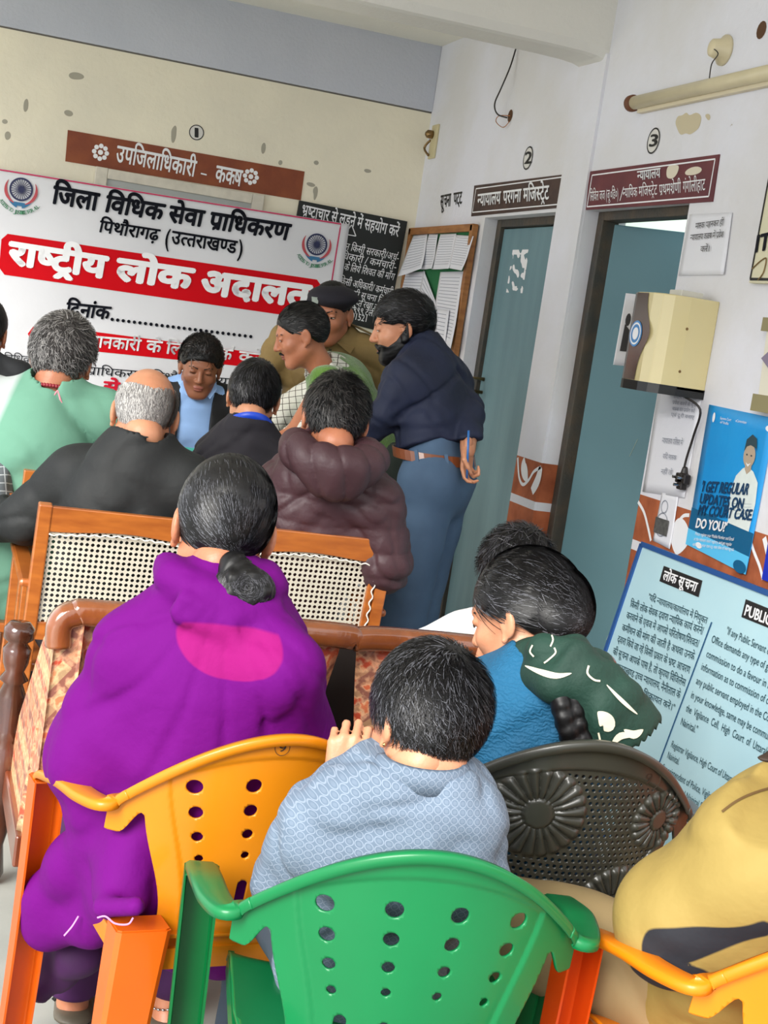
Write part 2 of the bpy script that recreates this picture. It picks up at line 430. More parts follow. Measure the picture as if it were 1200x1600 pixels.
M_BLUE = mat('blue_grey_paint', '#c3c6d0', .8, col2='#babec9', vscale=2, bump=.2)
M_FLOOR = mat('stone_floor', '#a9aca6', .45, col2='#989c97', vscale=3, bump=.1, bscale=20)
M_FRAME = mat('dark_door_frame', '#3f3d38', .6, col2='#54483a', vscale=12, bump=.3)
M_DOOR = mat('grey_blue_door', '#6f9098', .55, col2='#64858d', vscale=1.6, bump=.15, bscale=12, stretch=(6, 6, .8))
M_DOOR2 = mat('teal_grey_door', '#5b828b', .5, col2='#557b84', vscale=1.4, bump=.1, bscale=10)
M_BLACK = mat('black_line', '#151413', .6)
M_WHITE = mat('white_paint', '#eeeef0', .6)
D1 = (5.57, 6.39); D2 = (4.49, 5.315); DH = 2.03; TH = .18
mb = MB()
for y0, y1, z0 in ((-1.0, D2[0], 0), (D2[0], D2[1], DH), (D2[1], D1[0], 0), (D1[0], D1[1], DH), (D1[1], 7.6, 0)):
    mb.box((WX, y0, z0), (WX+TH, y1, 3.1))
mb.build('wall_right', M_WR)['kind'] = 'structure'
mb = MB(); mb.box((WX-.012, D2[1]+.002, 0), (WX, D1[0]-.002, 2.62)); mb.build('trim_1', M_WR)['kind'] = 'structure'
MB().box((-1.6, BY, 0), (WX+TH, BY+.2, 2.592)).build('wall_back', M_WB)['kind'] = 'structure'
MB().box((-1.6, BY-.012, 2.60), (WX, BY+.2, 3.1)).build('trim_2', M_BLUE, bevel=.004)['kind'] = 'structure'
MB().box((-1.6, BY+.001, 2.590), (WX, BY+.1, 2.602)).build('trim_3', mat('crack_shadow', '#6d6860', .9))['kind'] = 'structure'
MB().box((-1.6, .9, 2.93), (WX, BY, 3.1)).build('ceiling', M_CEIL)['kind'] = 'structure'
mb = MB(); prof = [(5.322, 2.93), (5.325, 2.65), (5.345, 2.618), (5.37, 2.612), (5.57, 2.616), (5.592, 2.63), (5.60, 2.93)]
xs = [-1.6, 2.20, 2.30, 2.355, WX]; dz = [0, 0, -.006, -.02, -.05]
v = []; f = []
for x, d_ in zip(xs, dz): v += [(x, y, z+(d_ if z < 2.9 else 0)*.4) for y, z in prof]
k = len(prof)
for i in range(len(xs)-1):
    for j in range(k-1): f.append((i*k+j, (i+1)*k+j, (i+1)*k+j+1, i*k+j+1))
f += [tuple(range(k)), tuple((len(xs)-1)*k+j for j in range(k))[::-1]]
mb.add(v, f).build('trim_4', M_BEAM)['kind'] = 'structure'
MB().box((-12, -12, -.1), (5.5, 12, 0)).build('floor', M_FLOOR)['kind'] = 'structure'
# room seen through the open door
M_ROOM = mat('pale_green_room', '#bfcfc4', .8)
MB().box((4.3, 2.5, 0), (4.4, 8, 3.1)).box((WX+TH, 7.6, 0), (4.4, 7.7, 3.1)).box((WX+TH, 2.4, 0), (4.4, 2.5, 3.1)).build('wall_inner', M_ROOM)['kind'] = 'structure'
# wall joint lines
mb = MB()
mb.tube([rt(950.7, 88), rt(940, 160, .001), rt(928, 237), rt(924, 264)], .0015, 5)
mb.build('trim_5', mat('hairline_crack', '#8b867c', .9))['kind'] = 'structure'
# ---------------------------------------------------------------- doors
def door_frame(name, y0, y1, x0, wd=.05, dp=.07):
    mb = MB(); mb.box((x0, y0, 0), (x0+dp, y0+wd, DH)); mb.box((x0, y1-wd, 0), (x0+dp, y1, DH)); mb.box((x0, y0+wd, DH-wd*.7), (x0+dp, y1-wd, DH)); return mb
dr1 = tag(door_frame('door_1', *D1, 2.455).build('door_1', M_FRAME, bevel=.004), 'closed grey-blue door between the cork notice board and the pier', None, kind='structure')
lf = MB().box((2.475, D1[0]+.05, .01), (2.51, D1[1]-.05, DH-.04)).build('door_leaf', M_DOOR, dr1, bevel=.003)
M_BRASS = mat('aged_brass', '#8a6f4a', .35, metal=.9); M_STEEL = mat('steel', '#b9b9b9', .25, metal=1.0)
for py, nm in ((612, 'handle'), (690, 'latch')):
    c = rt(748 if py == 612 else 746, py, -.075); c = Vector((2.47, 6.30, c.z)); mb = MB()
    mb.box((2.452, c.y-.03, c.z-.05), (2.475, c.y+.03, c.z+.05)) if nm == 'latch' else mb.tube([(2.475, c.y, c.z+.06), (2.41, c.y, c.z+.06), (2.41, c.y, c.z-.06), (2.475, c.y, c.z-.06)], .009, 10)
    mb.tube([(2.475, c.y, c.z), (2.40, c.y, c.z), (2.40, c.y-.05, c.z-.01)], .008, 10)
    mb.build('door_'+nm, M_BRASS, lf, smooth=True)
# torn remains of a sticker on door 1
def peel_mesh(cy, cz, sy, sz, x):
    def F(U, V):
        e = np.maximum(np.abs(U)-sy/2, np.abs(V)-sz/2)
        return np.maximum(e, hash_noise(U, V, 0*U, 110, 3)*.05-.004 + (np.abs(e) > .02)*.012)
    return sheet(F, -sy/2-.005, sy/2+.005, -sz/2-.005, sz/2+.005, .0035, lambda u, v: (x, cy+u, cz+v))
link('sticker_remains', peel_mesh(6.10, 1.80, .19, .19, 2.4735), M_WHITE, lf)
dr2 = tag(door_frame('door_2', *D2, 2.452).build('door_2', M_FRAME, bevel=.004), kind='structure')
hx, hy = 2.50, 5.262; ang = math.atan2(-.190, .215)
Ml = Matrix.Translation((hx, hy, 0)) @ Matrix.Rotation(ang, 4, 'Z')
lf2 = MB().box((0.012, -.035, .01), (.80, 0, 1.985), M=Ml).build('door_leaf', M_DOOR2, dr2, bevel=.003)
mb = MB()
for (x, z) in ((.22, 1.12), (.42, .93), (.47, .86), (.30, .62), (.33, .50), (.50, .33), (.25, .4)):
    mb.bar(Ml @ Vector((x, -.0365, z)), Ml @ Vector((x+.02, -.0365, z+.07)), .003, .001)
mb.build('scratches', mat('scratch_pale', '#b9c3b4', .8), lf2)
mb = MB()
for z in (.35, 1.05, 1.75): mb.tube([(2.515, 5.268, z-.05), (2.515, 5.268, z+.05)], .009, 8)
mb.build('hinge', mat('rusty_steel', '#6a5a48', .5, metal=.7), dr2)
# door behind the banner (white frame and grey panel above the banner)
fr = tag(MB().box((.74, BY-.03, 0), (.80, BY, 2.035)).box((1.52, BY-.03, 0), (1.58, BY, 2.035)).box((.8005, BY-.031, 1.985), (1.5195, BY, 2.034)).build('door_3', mat('white_door_frame', '#d6cfc0', .7, var=.15, vscale=20), bevel=.004), kind='structure')
MB().box((.80, BY-.012, 0), (1.52, BY-.002, 1.985)).build('door_panel', mat('grey_glass_panel', '#b3b6b2', .4), fr)
# ---------------------------------------------------------------- painted dado ornaments
def stroke(mb, pts, wd, x, mi=0):
    pts = [Vector(p) for p in pts]; v = []; W_ = wd if isinstance(wd, (list, tuple)) else [wd]*len(pts)
    for i, p in enumerate(pts):
        t = (pts[min(i+1, len(pts)-1)]-pts[max(i-1, 0)]).normalized(); n = Vector((0, -t.z, t.y)); v += [p+n*W_[i]/2, p-n*W_[i]/2]
    for q in v: q.x = x
    mb.add(v, [(2*i, 2*i+1, 2*i+3, 2*i+2) for i in range(len(pts)-1)], mi)
def smooth_pts(P, n=6):
    P = [Vector(p) for p in P]; out = []
    for i in range(len(P)-1):
        a, b, c, d = P[max(i-1, 0)], P[i], P[i+1], P[min(i+2, len(P)-1)]
        for k in range(n):
            t = k/n; out.append(.5*((2*b)+(c-a)*t+(2*a-5*b+4*c-d)*t*t+(3*b-a-3*c+d)*t**3))
    out.append(P[-1]); return out
mb = MB()
px = lambda L, o=.0135: [rt(a, b, o) for a, b in L]
S = smooth_pts(px([(809, 715), (811, 745), (817, 757), (826, 750), (834, 737), (845, 730)])); stroke(mb, S, [.014]*len(S), WX-.0135)
S = smooth_pts(px([(845, 730), (840, 750), (831, 768)])); stroke(mb, S, [.03+.02*math.sin(i/len(S)*3) for i in range(len(S))], WX-.0135)
S = smooth_pts(px([(819, 715), (818, 728), (821, 742), (824, 752)])); stroke(mb, S, [.006+.05*math.sin(math.pi*i/(len(S)-1)) for i in range(len(S))], WX-.0137)
mb.build('painted_vine', M_WHITE, bpy.data.objects['trim_1'])
mb = MB()
S = smooth_pts(px([(997, 784), (1006, 800), (1012, 822), (1017, 845)], .001)); stroke(mb, S, .012, WX-.001)
S = smooth_pts(px([(1060, 815), (1068, 806), (1077, 805)], .001)); stroke(mb, S, .012, WX-.001)
S = smooth_pts(px([(1048, 840), (1060, 838), (1078, 842)], .001)); stroke(mb, S, [.01+.11*math.sin(math.pi*i/(len(S)-1)) for i in range(len(S))], WX-.0012)
S = smooth_pts(px([(1171, 840), (1178, 862), (1187, 885), (1192, 905)], .001)); stroke(mb, S, .012, WX-.001)
S = smooth_pts(px([(1194, 840), (1199, 862), (1205, 885)], .001)); stroke(mb, S, .02, WX-.001)
mb.build('painted_vine', M_WHITE, bpy.data.objects['wall_right'])
# ================================================================ signs on the back wall
def plate(name, P, n, t, m, label, cat, parent=None, bevel=0):
    o = MB().quadbox(P, n, t).build(name, m, parent, bevel=bevel)
    return tag(o, label, cat) if label else o
NB = (0, 1, 0); NR = (1, 0, 0)
M_SB = mat('brown_sign_paint', '#7d3a1d', .6, col2='#8f4a24', vscale=8, bump=.1)
sg = plate('door_sign', [bk(106, 203, .004), bk(102, 252, .004), bk(470, 313, .004), bk(476, 268, .004)], NB, .004, M_SB, 'brown painted sign with white Hindi words and two flowers above the banner', 'sign')
def flower(mb, c, u, v, r, n=8):
    for k in range(n):
        a = 2*math.pi*k/n; p = c+(u*math.cos(a)+v*math.sin(a))*r*.72; mb.disc(p, u.cross(v), r*.27, 10)
    mb.disc(c, u.cross(v), r*.3, 12)
bp = lambda o: (lambda x, y: bk(x, y, o))
rp = lambda o: (lambda x, y: rt(x, y, o))
obj_write('lettering', [('उपजिलाधिकारी', (180, 252), (304, 276), (184, 228), .02), ('-', (314, 275), (322, 277), (315, 263), .02), ('कक्ष', (335, 283), (376, 291), (339, 259), .02)], bp(.0055), M_WHITE, sg)
for fx, fy in ((157, 238), (392, 276)):
    mb = MB(); flower(mb, bk(fx, fy, .0055), Vector((1, 0, 0)), Vector((0, 0, 1)), .042); mb.build('painted_flower', M_WHITE, sg)
def round_number(px_, py_, s, plane, r, lab, A, B, C):
    c = plane(px_, py_); nrm = Vector((0, -1, 0)) if plane(px_+1, py_).y == c.y and abs(c.y-BY) < .1 else Vector((-1, 0, 0))
    o = MB().disc(c, nrm, r, 32).build('round_number', mat('pale_number_disc', '#dcd9d3', .7)); tag(o, lab, 'number')
    MB().disc(c+nrm*.001, nrm, r, 32, r2=r*.88).build('ring', M_BLACK, o)
    mb = MB(); write(mb, s, plane(*A)+nrm*.001, plane(*B)+nrm*.001, plane(*C)+nrm*.001, .025); mb.build('numeral', M_BLACK, o)
round_number(307, 207, '1', bp(.002), .037, 'small black circled number 1 painted above the brown sign', (305, 214), (309, 214.6), (305, 200))
round_number(825, 247, '2', rp(.002), .050, 'small black circled number 2 painted above the middle doorway', (820, 256), (830, 255), (822, 238))
round_number(1021, 220, '3', rp(.002), .046, 'small black circled number 3 painted above the right doorway', (1015, 229), (1026, 228), (1018, 211))
# black board
M_BB = mat('black_board', '#101614', .5)
bb = plate('notice_board', [bk(468, 313, .015), bk(440, 480, .015), bk(604, 520, .015), bk(637, 346, .015)], NB, .015, M_BB, 'black board with white Hindi anti-bribery text behind the policeman', 'notice board', bevel=.002)
obj_write('lettering', [
 ('भ्रष्टाचार से लड़ने में सहयोग करें', (470, 336), (622, 370), (473, 320), .015),
 ('अधीन किसी सरकारी/अर्ध-', (520, 386), (622, 408), (523, 376), .01),
 ('अधिकारी / कर्मचारी-', (522, 402), (618, 422), (525, 392), .01),
 ('कार्य के लिये रिश्वत की माँग', (518, 418), (615, 438), (521, 408), .01),
 ('यदि किसी अधिकारी/ कर्मचारी', (515, 440), (612, 462), (518, 430), .01),
 ('हो तो इसकी सूचना निम्न', (513, 455), (608, 476), (516, 446), .01),
 ('करावे पता गुप्त रखा जायेगा', (512, 468), (606, 489), (515, 459), .01),
 ('९९९९९ टेलीफोन', (540, 486), (600, 498), (542, 477), .01),
 ('01521', (548, 498), (572, 503), (550, 488), .01)], bp(.0165), M_WHITE, bb)
mb = MB(); c = bk(548, 362, .0165); R = .035
for k in range(3):
    a = 2*math.pi*k/3; p = c+Vector((math.sin(a), 0, math.cos(a)))*R; a2 = 2*math.pi*(k+1)/3; q = c+Vector((math.sin(a2), 0, math.cos(a2)))*R; mb.bar(p, q, .005, .001, (0, 1, 0))
mb.build('emblem', M_WHITE, bb)
# ================================================================ banner
M_VINYL = mat('white_vinyl', '#dcdce0', .35, bump=.5, bscale=5, spec=.4)
RED = mat('banner_red', '#cc0a18', .5, spec=.1); NAVY = mat('banner_navy', '#14161f', .5, spec=.1); BWHITE = mat('banner_white', '#f2f2f4', .35)
BANB = bk(0, 262); TILT = math.radians(.75)
def banner_off(x, z):   # gentle creases and sag of the hanging sheet
    g = .005*math.sin(x*5+z*3)+.0025*math.sin(x*9-z*7)+.002*math.sin(z*11+x*2)
    return .042+g
bw = lambda o: (lambda x, y: (lambda p: Vector((p.x, BY-banner_off(p.x, p.z)-o, p.z)))(bk(x, y, .045)))
x0, x1, z0 = .05, bk(547, 350, .045).x, .62
nu, nv = 70, 50; v = []; f = []
for i in range(nu+1):
    for j in range(nv+1):
        u = i/nu; x = x0+(x1-x0)*u; zt = 1.945+(x-.298)*.0115; z = z0+(zt-z0)*j/nv; v.append((x, BY-banner_off(x, z), z))
for i in range(nu):
    for j in range(nv): a = i*(nv+1)+j; f.append((a, a+nv+1, a+nv+2, a+1))
bn = MB().add(v, f).build('banner', M_VINYL, smooth=True); tag(bn, 'large white vinyl banner with red bands and Hindi headings hung on the back wall', 'banner')
sol = bn.modifiers.new('thickness', 'SOLIDIFY'); sol.thickness = .001
def tape(pts, wd, o=.002, seg=24):   # strip following the banner
    P = [pts[i].lerp(pts[i+1], k/seg) for i in range(len(pts)-1) for k in range(seg)]+[pts[-1]]; v = []
    for i, p in enumerate(P):
        t = (P[min(i+1, len(P)-1)]-P[max(i-1, 0)]).normalized(); n = Vector((-t.z, 0, t.x))
        for s in (.5, -.5): q = p+n*wd*s; v.append((q.x, BY-banner_off(q.x, q.z)-o, q.z))
    return v, [(2*i, 2*i+1, 2*i+3, 2*i+2) for i in range(len(P)-1)]
mb = MB(); mb.add(*tape([bw(0)(-40, 259), bw(0)(533, 350), bw(0)(505, 520)], .007)); mb.build('border_line', mat('banner_pink', '#c8285a', .4), bn)
def pill(pa, pb, pc, pd, rl, rr, name, o=.002):
    """rounded band: corner points tl,bl,br,tr on the banner"""
    TL, BL, BR, TR = [bw(0)(*p) for p in (pa, pb, pc, pd)]
    n = 60; v = []; f = []
    for i in range(n+1):
        t = i/n; top = TL.lerp(TR, t); bot = BL.lerp(BR, t); hgt = (top-bot).length; Ln = (TR-TL).length
        dl = t*Ln; dr = (1-t)*Ln; k = 1
        if rl and dl < rl: k = min(k, 1-(rl-math.sqrt(max(rl*rl-(rl-dl)**2, 0)))*2/hgt)
        if rr and dr < rr: k = min(k, 1-(rr-math.sqrt(max(rr*rr-(rr-dr)**2, 0)))*2/hgt)
        k = max(k, .02)
        mid = (top+bot)/2
        for j in range(7):
            q = mid+(top-bot)*k*(j/6-.5); v.append((q.x, BY-banner_off(q.x, q.z)-o, q.z))
    for i in range(n):
        for j in range(6): a = i*7+j; f.append((a, a+7, a+8, a+1))
    return MB().add(v, f).build(name, RED, bn, smooth=True)
pill((3, 364), (-2, 428), (497, 500), (503, 438), .03, .03, 'red_band')
pill((45, 505), (42, 538), (432, 578), (437, 556), .06, .06, 'red_band')
def bwrite(lines, m, o=.006):
    mb = MB()
    for s, A, B, C, b in lines:
        k0 = len(mb.v); write(mb, s, bk(*A, .045), bk(*B, .045), bk(*C, .045), b)
        for i in range(k0, len(mb.v)): p = mb.v[i]; mb.v[i] = (p[0], BY-banner_off(p[0], p[2])-o, p[2])
    return mb.build('lettering', m, bn)
bwrite([('जिला', (80, 317), (151, 329), (85, 291), .035), ('विधिक', (162, 330), (253, 344), (168, 306), .035), ('सेवा', (262, 346), (316, 354), (267, 322), .035), ('प्राधिकरण', (325, 356), (449, 375), (331, 332), .035),
        ('पिथौरागढ़', (153, 362), (247, 376), (157, 345), .025), ('(', (258, 383), (264, 384), (261, 358), .02), ('उत्तराखण्ड', (267, 380), (368, 396), (270, 361), .025), (')', (371, 399), (377, 400), (374, 375), .02),
        ('दिनांक', (101, 492), (170, 499), (105, 473), .03)], NAVY)
bwrite([('राष्ट्रीय', (12, 411), (163, 434), (17, 379), .05), ('लोक', (180, 436), (297, 452), (186, 405), .05), ('अदालत', (312, 457), (480, 480), (318, 424), .05)], BWHITE, .0065)
bwrite([('अधिक', (58, 532), (118, 538), (61, 517), .02), ('जानकारी', (133, 541), (218, 548), (136, 524), .02), ('के', (227, 549), (251, 551), (230, 532), .02), ('लिए', (258, 552), (300, 556), (261, 535), .02), ('संपर्क', (308, 557), (362, 563), (311, 541), .02), ('करें:-', (372, 565), (425, 571), (375, 549), .02)], BWHITE, .0065)
bwrite([('जिला विधिक', (-38, 561), (50, 567), (-36, 551), .005), ('सेवा प्राधिकरण, पिथौरागढ़, न्यायालय परिसर', (90, 581), (470, 612), (92, 569), .005), ('भवन', (-10, 606), (20, 609), (-9, 596), .015), ('नम्बर पर', (430, 606), (480, 611), (432, 596), .01)], NAVY)
RED2 = mat('banner_crimson', '#cf1030', .4)
mb = MB()
bwrite([('नित', (-14, 594), (22, 597), (-12, 575), .04), ('से', (160, 611), (184, 613), (163, 596), .04)], RED2)
mb = MB()
for i in range(26):
    t = i/25; p = bk(175+(392-175)*t, 499+(526-499)*t, .045); mb.disc((p.x, BY-banner_off(p.x, p.z)-.006, p.z), (0, -1, 0), .0085, 12)
mb.build('dotted_line', NAVY, bn)
def emblem(cx, cy, r):
    c = bk(cx, cy, .045); yo = BY-banner_off(c.x, c.z)
    root = MB().disc((c.x, yo-.0045, c.z), (0, -1, 0), r, 36, r2=r*.84).build('emblem', mat('emblem_navy', '#20264f', .5), bn)
    mb = MB(); mb.disc((c.x, yo-.0047, c.z), (0, -1, 0), r*.24, 20)
    for k in range(24):
        a = 2*math.pi*k/24; d = Vector((math.sin(a), 0, math.cos(a))); mb.bar(Vector((c.x, yo-.0047, c.z))+d*r*.2, Vector((c.x, yo-.0047, c.z))+d*r*.86, r*.06, .0005, (0, 1, 0))
    mb.build('wheel', mat('emblem_navy', '#20264f', .5), root)
    mb = MB()
    for sgn, mi in ((-1, 0), (1, 0)):
        pts = []
        for k in range(15):
            a = math.radians(60+k*7.5) ; pts.append(Vector((c.x+sgn*math.sin(a)*r*1.3, yo-.0046, c.z+math.cos(a)*r*1.3)))
        v = []
        for i, p in enumerate(pts):
            n = (p-Vector((c.x, yo-.0046, c.z))).normalized(); w_ = r*.13*math.sin(math.pi*(i+.6)/15); v += [p+n*w_, p-n*w_]
        mb.add(v, [(2*i, 2*i+1, 2*i+3, 2*i+2) for i in range(14)])
    mb.build('laurel', mat('emblem_red', '#b8474f', .5), root)
    mb = MB()
    for sgn in (-1, 1):
        v = []
        for k in range(11):
            a = math.radians(180+sgn*(8+k*6)); 
            for rr in (r*(1.62-.012*k*3), r*1.28): v.append((c.x+math.sin(a)*rr, yo-.0044, c.z+math.cos(a)*rr))
        mb.add(v, [(2*i, 2*i+1, 2*i+3, 2*i+2) for i in range(10)])
    mb.box((c.x-r*.5, yo-.0049, c.z-r*1.42), (c.x+r*.45, yo-.004, c.z-r*1.12))
    mb.build('hands_motif', mat('emblem_blue', '#2e6f9a', .5), root)
    mb = MB(); s = 'ACCESS TO JUSTICE FOR ALL'
    for i, ch in enumerate(s):
        if ch == ' ': continue
        a = math.radians(232-i*(232-128)/(len(s)-1)); d = Vector((math.sin(a), 0, math.cos(a))); t = Vector((-d.z, 0, d.x))*-1
        p = Vector((c.x, yo-.0046, c.z))+d*r*2.12; rr = r*.13; t = Vector((-math.cos(a), 0, math.sin(a)))
        write(mb, ch, p-t*rr, p+t*rr, p-t*rr-d*r*.32, .01)
    mb.build('motto', mat('emblem_green', '#4f8f6c', .5), root)
emblem(33, 296, .055); emblem(495, 382, .055)
# creases are real ridges in the vinyl
# ================================================================ signs on the right wall
M_S2 = mat('dark_brown_sign', '#3d2a25', .6, col2='#4a332a', vscale=14); M_S3 = mat('maroon_sign', '#5c1f2b', .55, col2='#6a2a30', vscale=8)
def wall_sign(P, m, label, lines, o=.004, border=True, wh=M_WHITE):
    s = plate('door_sign', [rt(*p, o) for p in P], NR, o, m, label, 'sign')
    obj_write('lettering', lines, rp(o+.0015), wh, s)
    if border:
        c = sum((Vector(rt(*p, o)) for p in P), Vector())/4; mb = MB(); Q = []
        for p in P: q = Vector(rt(*p, o+.0012)); Q.append(c+(q-c)*1.0)
        ys = [q.y for q in Q]; zs = [q.z for q in Q]; a, b_ = min(ys)+.03, max(ys)-.03; z0_, z1_ = min(zs)+.018, max(zs)-.016
        L = [(a, z0_), (b_, z0_), (b_, z1_), (a, z1_), (a, z0_)]
        for i in range(4): mb.bar((WX-o-.0012, *L[i]), (WX-o-.0012, *L[i+1]), .005, .0008, (1, 0, 0))
        mb.build('border_line', wh, s)
    return s
s2 = wall_sign([(741, 290), (736, 338), (878, 324), (884, 272)], M_S2, 'dark brown door sign with white Hindi court name left of the pier', [('न्यायालय', (746, 322), (782, 318), (747, 304), .02), ('परगना', (786, 318), (814, 315), (787, 299), .02), ('मजिस्ट्रेट', (818, 315), (858, 311), (818, 295), .02)])
s3 = wall_sign([(921, 268), (915, 328), (1113, 315), (1124, 241)], M_S3, 'maroon door sign with scratched-off patch and two lines of white Hindi', [('न्यायालय', (996, 282), (1032, 277), (996, 268), .015), ('सिविल जज (जू०डि०)', (922, 314), (966, 310), (922, 300), .012), ('/', (968, 314), (973, 310), (970, 296), .01), ('न्यायिक', (973, 309), (996, 307), (973, 295), .012), ('मजिस्ट्रेट', (998, 307), (1027, 304), (998, 292), .012), ('प्रथमश्रेणी', (1030, 305), (1064, 301), (1030, 289), .012), ('गंगोलीहाट', (1067, 301), (1102, 297), (1067, 284), .012)])
def blot(cy, cz, sy, sz, x, seed, m, parent):
    def F(U, V): return (U/sy)**2+(V/sz)**2-1+hash_noise(U, V, 0*U, 75, seed)*.9
    return link('scraped_patch', sheet(F, -sy*1.4, sy*1.4, -sz*1.4, sz*1.4, .004, lambda u, v: (x, cy+u, cz+v)), m, parent)
c = rt(1052, 268); blot(c.y, c.z, .045, .028, WX-.0055, 2, mat('bare_plaster', '#dcd2bd', .8), s3); c = rt(1085, 268); blot(c.y, c.z, .05, .012, WX-.0055, 5, mat('bare_plaster', '#dcd2bd', .8), s3)
t = obj_write('painted_words', [('सूचना', (688, 325), (704, 322), (689, 306), .02), ('पट्ट', (709, 320), (722, 318), (709, 302), .02)], rp(.001), M_BLACK, None); tag(t, 'black Hindi words painted on the wall above the cork board', 'painted words')
# cork board with papers
cb = plate('notice_board', [Vector((WX-.02, 7.36, 1.99)), Vector((WX-.02, 7.36, 1.15)), Vector((WX-.02, 6.46, 1.15)), Vector((WX-.02, 6.46, 1.99))], NR, .02, mat('green_felt', '#1f6a3c', .9, bump=.3, bscale=200), 'wood framed green notice board covered in pinned sheets', 'notice board')
M_PINE = mat('varnished_pine', '#a8703a', .45, col2='#8a5628', vscale=10, stretch=(1, 1, 6))
zt = rt(750, 352).z; mb = MB()
for a, b_, u in (((WX-.022, 7.38, zt-.015), (WX-.022, 6.44, zt-.015), 0), ((WX-.022, 6.455, zt), (WX-.022, 6.455, 1.14), 0), ((WX-.022, 7.365, zt), (WX-.022, 7.365, 1.14), 0), ((WX-.022, 7.38, 1.15), (WX-.022, 6.44, 1.15), 0)): mb.bar(a, b_, .035, .03, (1, 0, 0))
mb.build('frame', M_PINE, cb, bevel=.003)
M_PAPER = mat('paper', '#e4e4ea', .7, bump=.15, bscale=30); M_INK = mat('grey_ink', '#8a8f9c', .8); M_INKD = mat('dark_ink', '#3c3a3c', .8)
def paper(name, P, offs, label, cat='paper', group=None, lines=12, plane=rt, table=True, m=None, wav=.004, ink=None):
    """hanging sheet: four photo corners TL,BL,BR,TR with the distance each stands off the wall"""
    Q = [Vector(plane(*p, o)) for p, o in zip(P, offs)]; n = 10
    pos = lambda u, v, o=0: (Q[0]*(1-u)*(1-v)+Q[1]*(1-u)*v+Q[2]*u*v+Q[3]*u*(1-v))+Vector((-1, 0, 0) if plane is rt else (0, -1, 0))*(wav*math.sin(u*5+v*3)*v+wav*.8*math.sin(v*6+1)*v+o)
    V = [pos(i/n, j/n) for i in range(n+1) for j in range(n+1)]
    F = [(i*(n+1)+j, i*(n+1)+j+1, (i+1)*(n+1)+j+1, (i+1)*(n+1)+j) for i in range(n) for j in range(n)]
    o = MB().add(V, F).build(name, m or M_PAPER, smooth=True); s = o.modifiers.new('thickness', 'SOLIDIFY'); s.thickness = .0006
    if label: tag(o, label, cat, group)
    if lines:
        mb = MB()
        for k in range(lines):
            v = .08+.84*k/lines; a = .1; b_ = .9 if table else .9-.3*random.random()
            K = 6; vv = []
            for q in range(K+1): u = a+(b_-a)*q/K; vv += [pos(u, v, .0012), pos(u, v+.25/lines*.5, .0012)]
            mb.add(vv, [(2*q, 2*q+1, 2*q+3, 2*q+2) for q in range(K)])
        mb.build('printed_lines', ink or M_INK, o)
    return o, pos
PG = None
paper('notice_sheet', [(646, 368), (622, 432), (660, 420), (668, 366)], (.026, .09, .05, .026), 'leftmost printed sheet curling off the top row of the green board', 'paper', PG)
paper('notice_sheet', [(670, 366), (658, 421), (676, 420), (684, 366)], (.026, .035, .045, .026), 'narrow printed sheet, second in the top row of the green board', 'paper', PG)
paper('notice_sheet', [(688, 366), (675, 421), (703, 420), (713, 365)], (.028, .04, .05, .028), 'wide printed sheet, third in the top row of the green board', 'paper', PG)
paper('notice_sheet', [(713, 367), (701, 419), (723, 423), (740, 369)], (.03, .05, .06, .03), 'rightmost printed sheet in the top row of the green board', 'paper', PG)
paper('notice_sheet', [(630, 426), (612, 505), (655, 520), (664, 424)], (.028, .05, .04, .028), 'printed table sheet in the lower row at the left of the green board', 'paper', PG, lines=16)
paper('notice_sheet', [(662, 422), (645, 520), (684, 535), (680, 470)], (.03, .04, .05, .035), 'folded white sheet hanging slanted between two lower sheets', 'paper', PG, lines=10)
paper('notice_sheet', [(688, 425), (672, 530), (706, 545), (724, 424)], (.03, .04, .06, .03), 'printed table sheet in the lower row at the right of the green board', 'paper', PG, lines=18)
paper('notice_sheet', [(668, 480), (655, 560), (690, 575), (702, 485)], (.05, .05, .07, .045), 'lowest printed sheet on the green board beside the bearded man', 'paper', PG, lines=12)
# old brass bell switch near the corner
c = rt(679, 222); bs = MB().box((WX-.012, c.y-.05, c.z-.085), (WX, c.y+.04, c.z+.085)).build('wall_switch', mat('yellowed_plate', '#cfc39a', .5), bevel=.003); tag(bs, 'yellowed switch plate with brass knob near the room corner', 'switch')
MB().lathe([(0, .02), (.015, .022), (.03, .02), (.04, .008)], (WX-.012, c.y+.01, c.z+.035), (-1, 0, 0)).build('knob', M_BRASS, bs, smooth=True)
mb = MB(); mb.tube(smooth_pts([(WX-.014, c.y+.03, c.z+.01), (WX-.03, c.y+.06, c.z-.03), (WX-.02, c.y+.01, c.z-.07)]), .006, 8).build('spring', M_BRASS, bs, smooth=True)
# dangling wire from a hole above door 1
wr = MB().tube(smooth_pts([rt(806, 76, .01), rt(797, 105, .03), rt(783, 138, .05), rt(773, 162, .05), rt(777, 178, .04), rt(792, 184, .01)]), .0035, 8).build('hanging_wire', mat('black_cable', '#201a18', .4), smooth=True); tag(wr, 'black wire hanging in a hook from the beam into a wall hole', 'wire')
MB().disc(rt(797, 181, .0015), (-1, 0, 0), .028, 16).build('wall_hole', mat('hole_brown', '#5a3c22', .9), wr)
MB().tube(smooth_pts([rt(797, 181, .01), rt(780, 181, .03), rt(775, 190, .03), rt(786, 199, .02), rt(796, 190, .01)]), .0018, 6).build('bare_strand', mat('copper_wire', '#b0713c', .4, metal=.8), wr, smooth=True)
